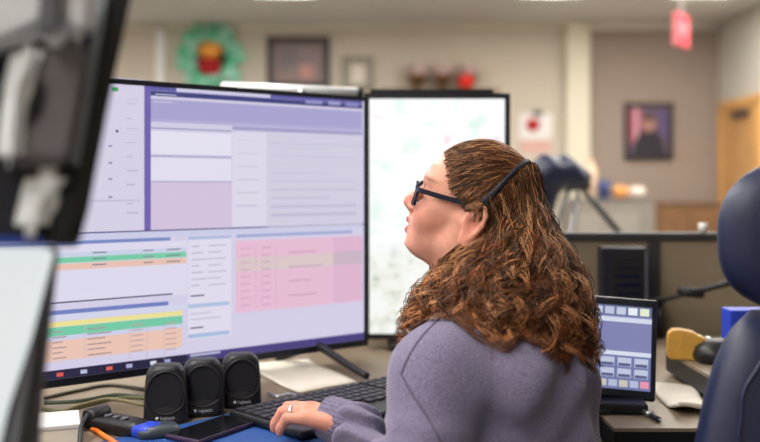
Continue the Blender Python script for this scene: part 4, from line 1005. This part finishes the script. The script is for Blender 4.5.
bp = nt.nodes.new('ShaderNodeBump'); bp.inputs['Strength'].default_value = .35; bp.inputs['Distance'].default_value = .003; nt.links.new(n1.outputs['Fac'], bp.inputs['Height']); nt.links.new(bp.outputs['Normal'], b.inputs['Normal'])
M_FLEECE = m
shirt = mesh('sweatshirt', V, Fq, M_FLEECE, per, True, True)
# shoulder seam laid on the cloth
def lay(pxs, n):
    out = []
    for x, y in spline([(a_, b_, 0) for a_, b_ in pxs], n)[:, :2]:
        d_ = np.array(P(x, y, 1)-Vector((0, 0, H))); d_ /= np.linalg.norm(d_); t_ = 1.0
        for _ in range(60):
            v_ = float(sw.sample((np.array([0, 0, H])+d_*t_)[None])[0]); t_ += v_*.7
        out.append(np.array([0, 0, H])+d_*t_)
    return np.array(out)
M_SEAM = mat('seam_thread', S(84, 78, 100), .9, var=.05)
tube('seam', lay([(440, 318), (424, 334), (410, 354), (401, 374)], 20), .0016, M_SEAM, per, seg=6, world=True)
tube('seam', lay([(401, 374), (412, 394), (426, 415), (440, 440), (446, 460)], 20), .0016, M_SEAM, per, seg=6, world=True)
# ribbed cuffs
for (a_, b_), dr_ in zip(((LE, LW), (RE, RW)), CUFD):
    n1_ = np.cross(dr_, [0, 0, 1]); n1_ /= np.linalg.norm(n1_); n2_ = np.cross(dr_, n1_)
    RC = [[b_+dr_*s_+r_*(1+.03*(j % 2))*(n1_*math.cos(2*np.pi*j/56)+n2_*math.sin(2*np.pi*j/56)) for j in range(56)] for s_, r_ in ((.006, .022), (.004, .031), (.016, .0335), (.038, .033), (.054, .0315), (.0545, .027), (.03, .022))]
    rings('cuff', RC, M_FLEECE, per, world=True, smooth=False)

# ------------------------------------------------------------------ trousers, shoes
tr_ = Field((-.40, 1.0, .04), (.52, 1.95, .64), .010)
M_JEAN = mat('dark_denim', S(44, 50, 70), .9, var=.15, scale=200, bump=.3)
hipL, hipR = TP(-.085, -.04, .535), TP(.085, -.04, .535); tr_.ell(TP(0, -.05, .54), (.175, .125, .10), .04, TA)
kneeL, kneeR = hipL+tf*.42-tr*.03, hipR+tf*.42+tr*.03; ftL, ftR = kneeL-tf*.04, kneeR-tf*.04; kneeL[2] = kneeR[2] = .53; ftL[2] = ftR[2] = .11
for a_, b_, c_ in ((hipL, kneeL, ftL), (hipR, kneeR, ftR)): tr_.cone(a_, b_, .085, .062, .03); tr_.cone(b_, c_, .060, .045, .02)
V, Fq = tr_.nets(); mesh('trousers', V, Fq, M_JEAN, per, True, True)
for c_ in (ftL, ftR):
    f_ = Field(np.array([c_[0], c_[1], 0])-.2+np.array([0, 0, .19]), np.array([c_[0], c_[1], 0])+np.array([.2, .2, .17]), .008)
    b0 = np.array([c_[0], c_[1], .05]); f_.cone(b0-tf*.03, b0+tf*.13-np.array([0, 0, .010]), .045, .036, .02); f_.cone(b0+np.array([0, 0, .01]), b0+np.array([0, 0, .06]), .042, .045, .02)
    f_.v = np.maximum(f_.v, (.004-(f_.lo[2]+f_.h*np.arange(f_.n[2])))[None, None, :].astype(np.float32))
    V, Fq = f_.nets(); mesh('shoe', V, Fq, M_BLK, per, True, True)
st = thing('swivel_stool', 'black swivel stool under the seated person', 'stool', TP(0, -.06, 0))
superloft('seat', [(0, 0, z, a, a, 2.3) for z, a in ((.37, .17), (.38, .195), (.425, .20), (.437, .18))], M_BLK, st); lathe('gas_column', [(.028, .09), (.028, .24), (.018, .25), (.018, .37)], M_METAL, st); star_base(st)

# ------------------------------------------------------------------ hair
HCc, HCr = np.array([-.006, 0, .052]), np.array([.097, .079, .081])
def on_cap(q_, lift=0):                             # push head-frame points onto the hair cap
    d_ = (q_-HCc)/HCr; n_ = np.linalg.norm(d_, axis=-1, keepdims=True); return HCc+(q_-HCc)/n_*(1+lift/.085)
hairF = Field(HO-np.array([.22, .30, .24]), HO+np.array([.30, .16, .18]), .005)
Uh = np.array([-.05, .0, .019, .042, .075, .098, .13]); Fh = np.array([-.035, -.022, -.006, .034, .058, .070, .075])
def capfn(X, Y, Z):
    F = (X-HO[0])*hf[0]+(Y-HO[1])*hf[1]+(Z-HO[2])*hf[2]; L = (X-HO[0])*hl[0]+(Y-HO[1])*hl[1]+(Z-HO[2])*hl[2]; U = (X-HO[0])*hu[0]+(Y-HO[1])*hu[1]+(Z-HO[2])*hu[2]
    k0 = np.sqrt(((F-HCc[0])/HCr[0])**2+((L)/HCr[1])**2+((U-HCc[2])/HCr[2])**2)
    return np.maximum((k0-.985)*.08, (F-np.interp(U, Uh, Fh)+.013)*.8).astype(np.float32)
hairF.op(capfn, HO-.16, HO+.2, .006)
# envelope of the loose hair by picture rows: centre and half widths
LV = [(172, 498, 531, 1.51, .055), (190, 498, 548, 1.50, .075), (210, 486, 553, 1.49, .088), (230, 474, 557, 1.48, .100), (250, 456, 566, 1.465, .115), (270, 432, 580, 1.445, .128), (290, 412, 586, 1.42, .130), (310, 401, 590, 1.40, .135), (330, 397, 592, 1.39, .135), (365, 396, 592, 1.385, .135)]
LZ = np.array([H-(y-HY)/FPX*d for y, a, b_, d, hd in LV]); LX0 = np.array([(a-CX)/FPX*d for y, a, b_, d, hd in LV]); LX1 = np.array([(b_-CX)/FPX*d for y, a, b_, d, hd in LV]); LY = np.array([l[3] for l in LV]); LD = np.array([l[4] for l in LV]); LP = np.array([l[0] for l in LV])
def env(py, phi, rho):
    f_ = lambda A_: np.interp(py, LP, A_); x0_, x1_, yc, hd = f_(LX0), f_(LX1), f_(LY), f_(LD)
    return np.stack([(x0_+x1_)/2+(x1_-x0_)/2*rho*np.cos(phi), yc-hd*rho*np.sin(phi), f_(LZ)+0*phi], -1)
for i in range(2, len(LV)-2):                       # solid core
    y, a, b_, d, hd = LV[i]; c_ = np.array([(LX0[i]+LX1[i])/2, LY[i], LZ[i]])
    hairF.ell(c_, ((LX1[i]-LX0[i])/2*.80, hd*.74, .045), .02)
# keep the core off the face and out of the front of the neck
def frontcut(X, Y, Z):
    F = (X-HO[0])*hf[0]+(Y-HO[1])*hf[1]+(Z-HO[2])*hf[2]; U = (X-HO[0])*hu[0]+(Y-HO[1])*hu[1]+(Z-HO[2])*hu[2]; L = (X-HO[0])*hl[0]+(Y-HO[1])*hl[1]+(Z-HO[2])*hl[2]
    return np.maximum(np.interp(U, [-.12, -.09, -.03, .02, .2], [.05, .015, -.024, -.01, .2])-F, -.115-U).astype(np.float32)
hairF.op(frontcut, HO-.2, HO+.2, .004, 's')
V, Fq = hairF.nets()
HB = np.array([S(62, 42, 30), S(100, 69, 47), S(134, 95, 64), S(184, 138, 96), S(128, 76, 46), S(84, 53, 34)])
M_HAIR = attr_mat('hair_auburn', rough=.48, spec=.3)
hb = mesh('hair', V, Fq, attr_mat('hair_mass', rough=.85, spec=.15), per, True, True, np.tile(np.array(S(66, 40, 24)), (len(V), 1)))
hb['label'] = 'long curly auburn hair held back by a band'

# headband plane through the lateral axis
bb, be = np.array([-.014, 0, .026]), np.array([-.39, 0, .92]); be /= np.linalg.norm(be)
def band_pt(s_, lift=.002):                         # s 0..1: left ear -> crown -> right ear
    cen = bb+be*.045; a = math.pi*(-.16+1.32*s_); dirv = np.array([0, 1, 0])*math.cos(a)+be*math.sin(a)
    lo_, hi_ = 0., .3
    for _ in range(30):
        m_ = (lo_+hi_)/2; q_ = cen+dirv*m_
        if np.linalg.norm((q_-HCc)/HCr) < 1: lo_ = m_
        else: hi_ = m_
    q_ = cen+dirv*lo_; n_ = (q_-HCc)/HCr**2; n_ /= np.linalg.norm(n_); return q_+n_*lift, n_
RT = []
nb = np.cross([0, 1, 0], be)
for s_ in np.linspace(0, 1, 60):
    p_, n_ = band_pt(s_, .004); wd_ = .0046+.005*math.exp(-(s_/.08)**2)+.004*math.exp(-((1-s_)/.08)**2); w3 = nb-n_*(nb@n_); w3 /= np.linalg.norm(w3)
    RT.append([HO+(p_+w3*wd_*math.cos(a)+n_*.0035*math.sin(a))@HA for a in np.linspace(0, 2*np.pi, 10, endpoint=False)])
rings('headband', RT, mat('band_navy', S(14, 16, 34), .6, var=.1, scale=200), per, world=True)

STR, SCOL, SRAD = [], [], []
def add(pts, c_, r0, r1): STR.append(pts); SCOL.append(c_); SRAD.append((r0, r1))
NST = 46
hair_line = spline([(.004, .079, .020), (.022, .078, .032), (.040, .070, .050), (.055, .055, .078), (.070, .028, .097), (.0735, 0, .101), (.070, -.028, .097), (.055, -.055, .078), (.040, -.070, .050), (.022, -.078, .032), (.004, -.079, .020)], 101)
for i in range(1900):                               # swept back hair in front of the band
    s_ = rng.random(); a0 = hair_line[int(s_*100)]+np.array([rng.normal(-.002, .005), 0, rng.normal(0, .003)]); s2 = np.clip(s_+rng.normal(0, .02), 0, 1); p1, _ = band_pt(float(s2), 0); t0 = max(0, rng.random()*.75-.3)
    t_ = np.linspace(t0, 1, 22)[:, None]; wv = rng.uniform(.002, .008); fr = rng.uniform(5, 12); ph_ = rng.uniform(0, 6.28)
    q_ = a0*(1-t_)+p1*t_; side_ = np.cross(p1-a0, HCc-(a0+p1)/2); side_ /= np.linalg.norm(side_)
    q_ = q_+side_*wv*np.sin(fr*t_+ph_)*np.sin(np.pi*np.clip(t_, 0, 1))
    q_ = on_cap(q_, .0)*1.0; d_ = (q_-HCc); lift = (.0015+.004*np.sin(np.pi*t_)*rng.random()+.0015*np.sin(fr*1.3*t_+ph_)); q_ = q_+d_/np.linalg.norm(d_, axis=1, keepdims=True)*lift
    c_ = HB[rng.choice(6, p=[.16, .24, .22, .20, .08, .10])]*rng.uniform(.8, 1.2)
    add(HO+q_@HA, c_, .0006 if t0 < .05 else .0009, .0010)
def bottom(deg): return np.interp(deg, [-60, 0, 30, 60, 90, 120, 150, 180, 240], [352, 358, 350, 346, 338, 326, 324, 332, 328])
NC = 560
for ci in range(NC):
    u_ = rng.random()
    phi = R(rng.uniform(-40, 215)) if ci > 40 else R(rng.uniform(215, 320))
    dg_ = math.degrees(phi); front = np.clip((dg_)/180, 0, 1) if dg_ <= 200 else 1-np.clip((dg_-200)/120, 0, 1)
    s0 = float(np.clip(.5-.5*front+rng.normal(0, .05), 0, .9)) if dg_ <= 200 else float(rng.uniform(.5, .95))
    p0, n0 = band_pt(s0, .001)
    p0 = p0+np.array([-1, 0, -.15])*rng.uniform(0, .035)*(.3+.7*(1-front)); p0 = on_cap(p0[None], .002)[0]
    w0 = HO+p0@HA; py0 = HY+(H-w0[2])/w0[1]*FPX
    pyE = bottom(dg_)+rng.normal(0, 6); rho = rng.uniform(.72, 1.0) if rng.random() < .8 else rng.uniform(.5, .75)
    if rng.random() < .22: pyE -= rng.uniform(10, 60)
    rows_ = np.linspace(py0, pyE, 7)[1:]; cp = [w0]
    n_b = w0+(np.array([n0@hf*0, 0, 0]))
    for k, py in enumerate(rows_):
        g_ = min(1, (k+1)/2.2); e_ = env(np.array(py), np.array(phi+rng.normal(0, .03)), rho); cp.append(w0*(1-g_)*np.array([1, 1, 0])+e_*np.array([g_, g_, 1]) if g_ < 1 else e_)
    g = spline(cp, NST); ln = np.linalg.norm(np.diff(g, axis=0), axis=1).sum()
    T, N, B = frames(g); tt = np.linspace(0, 1, NST)
    wl = rng.uniform(.042, .085); ph_ = rng.uniform(0, 6.28); amp = rng.uniform(.0022, .0062)*np.clip((tt-.03)/.5, 0, 1)**.8*(1+3.0*np.clip(tt-.35, 0, 1)); hand_ = rng.choice([-1, 1])
    cbase = HB[rng.choice(6, p=[.14, .22, .20, .18, .18, .08])]*rng.uniform(.8, 1.2)
    for si in range(7):
        o1, o2 = rng.normal(0, .0030, 2); dph = rng.normal(0, .5); am_ = amp*rng.uniform(.8, 1.25); spread_ = (1.3-.5*tt)[:, None]
        a = 2*np.pi*ln*tt/wl+ph_+dph
        pts = g+(am_*np.cos(a))[:, None]*N+hand_*(am_*np.sin(a))[:, None]*B+spread_*(o1*N+o2*B)
        add(pts, cbase*rng.uniform(.75, 1.3), .00095, .00055)
for i in range(170):                                 # stray curls at the outline
    phi = R(rng.choice([rng.uniform(-25, 25), rng.uniform(160, 205), rng.uniform(40, 140)])); py0 = rng.uniform(250, 320); L_ = rng.uniform(20, 45)
    cp = [env(np.array(py0+L_*k/4), np.array(phi), .93+.06*k/4) for k in range(5)]; g = spline(cp, NST); T, N, B = frames(g); tt = np.linspace(0, 1, NST); a = tt*rng.uniform(8, 20)+rng.uniform(0, 6); am_ = rng.uniform(.005, .010)*np.clip(tt*2, 0, 1)
    add(g+(am_*np.cos(a))[:, None]*N+(am_*np.sin(a))[:, None]*B, HB[rng.integers(1, 5)]*.9, .0008, .0004)
for i in range(40):                                 # fine hairs on the crown
    s_ = rng.random(); a0 = hair_line[int(s_*100)]; p1, _ = band_pt(float(s_), 0); t_ = np.linspace(.2, .9, 16)[:, None]; q_ = on_cap(a0*(1-t_)+p1*t_); d_ = q_-HCc
    add(HO+(q_+d_/np.linalg.norm(d_, axis=1, keepdims=True)*(.002+.008*rng.random()*np.sin(np.pi*(t_-.2)/.7)))@HA, HB[rng.integers(1, 4)], .0006, .0004)
# no strand across the cheek
keep = []
for i, pts in enumerate(STR):
    h_ = hloc(pts); lim = np.interp(h_[:, 2], [-.13, -.10, -.085, -.03, .0, .02], [.12, .07, .03, -.012, -.005, .0]); bad = (h_[:, 0] > lim) & (h_[:, 2] < .02) & (h_[:, 2] > -.125)
    if bad.mean() > .12: continue
    h_[bad, 0] = lim[bad]; STR[i] = HO+h_@HA; keep.append(i)
STR = [STR[i] for i in keep]; SCOL = [SCOL[i] for i in keep]; SRAD = [SRAD[i] for i in keep]
# push strands out of cloth and skin, then skin them as three-sided locks
VV, FF, CC = [], [], []; base = 0
allp = np.vstack(STR); 
for fld, mg in ((sw, .004), (body, .003)):
    ins = np.all((allp > fld.lo+.01) & (allp < fld.lo+fld.h*(fld.n-3)), axis=1)
    for _ in range(3):
        d_ = fld.sample(allp[ins]); bad = d_ < mg; pi = np.where(ins)[0][bad]
        if len(pi) == 0: break
        g_ = fld.grad(allp[pi]); allp[pi] += g_*(np.minimum(mg-d_[bad], .03))[:, None]
k0_ = 0; tri = np.linspace(0, 2*np.pi, 3, endpoint=False)
for pts, c_, (r0, r1) in zip(STR, SCOL, SRAD):
    n = len(pts); P3 = allp[k0_:k0_+n]; k0_ += n
    h_ = hloc(P3); lim = np.interp(h_[:, 2], [-.13, -.10, -.085, -.03, .0, .02], [.12, .07, .03, -.012, -.005, .0])+.005
    if np.any((h_[:, 0] > lim) & (h_[:, 2] < .012) & (h_[:, 2] > -.10) & (h_[:, 1] > -.02)): continue
    T = np.gradient(P3, axis=0); T /= np.linalg.norm(T, axis=1)[:, None]+1e-9; ref = np.array([.3, .2, .93]); N = np.cross(T, ref); N /= np.linalg.norm(N, axis=1)[:, None]+1e-9; B = np.cross(T, N)
    rr_ = np.linspace(r0, r1, n); rr_[-1] *= .3
    VV.append((P3[:, None]+rr_[:, None, None]*(np.cos(tri)[None, :, None]*N[:, None]+np.sin(tri)[None, :, None]*B[:, None])).reshape(-1, 3))
    i_ = np.arange(n-1)[:, None]*3; j_ = np.arange(3)[None]; a_ = i_+j_; b_ = i_+(j_+1) % 3
    FF.append(base+np.stack([a_, b_, b_+3, a_+3], -1).reshape(-1, 4)); base += n*3
    sh_ = np.linspace(.80, .98, n)[:, None]*np.linspace(1, 0, n)[:, None]*np.ones(3)+np.linspace(0, 1, n)[:, None]*np.array([.90, .71, .59])
    CC.append(np.repeat(np.clip(c_[None]*sh_, 0, 1), 3, axis=0))
mesh('hair_strands', np.vstack(VV), np.vstack(FF), M_HAIR, hb, True, False, np.vstack(CC))
hs = [o for o in bpy.data.objects if o.name == 'hair_strands'][0]; hs.data.transform(Matrix.Translation(-Vector(PB)))
hs['kind'] = 'stuff'
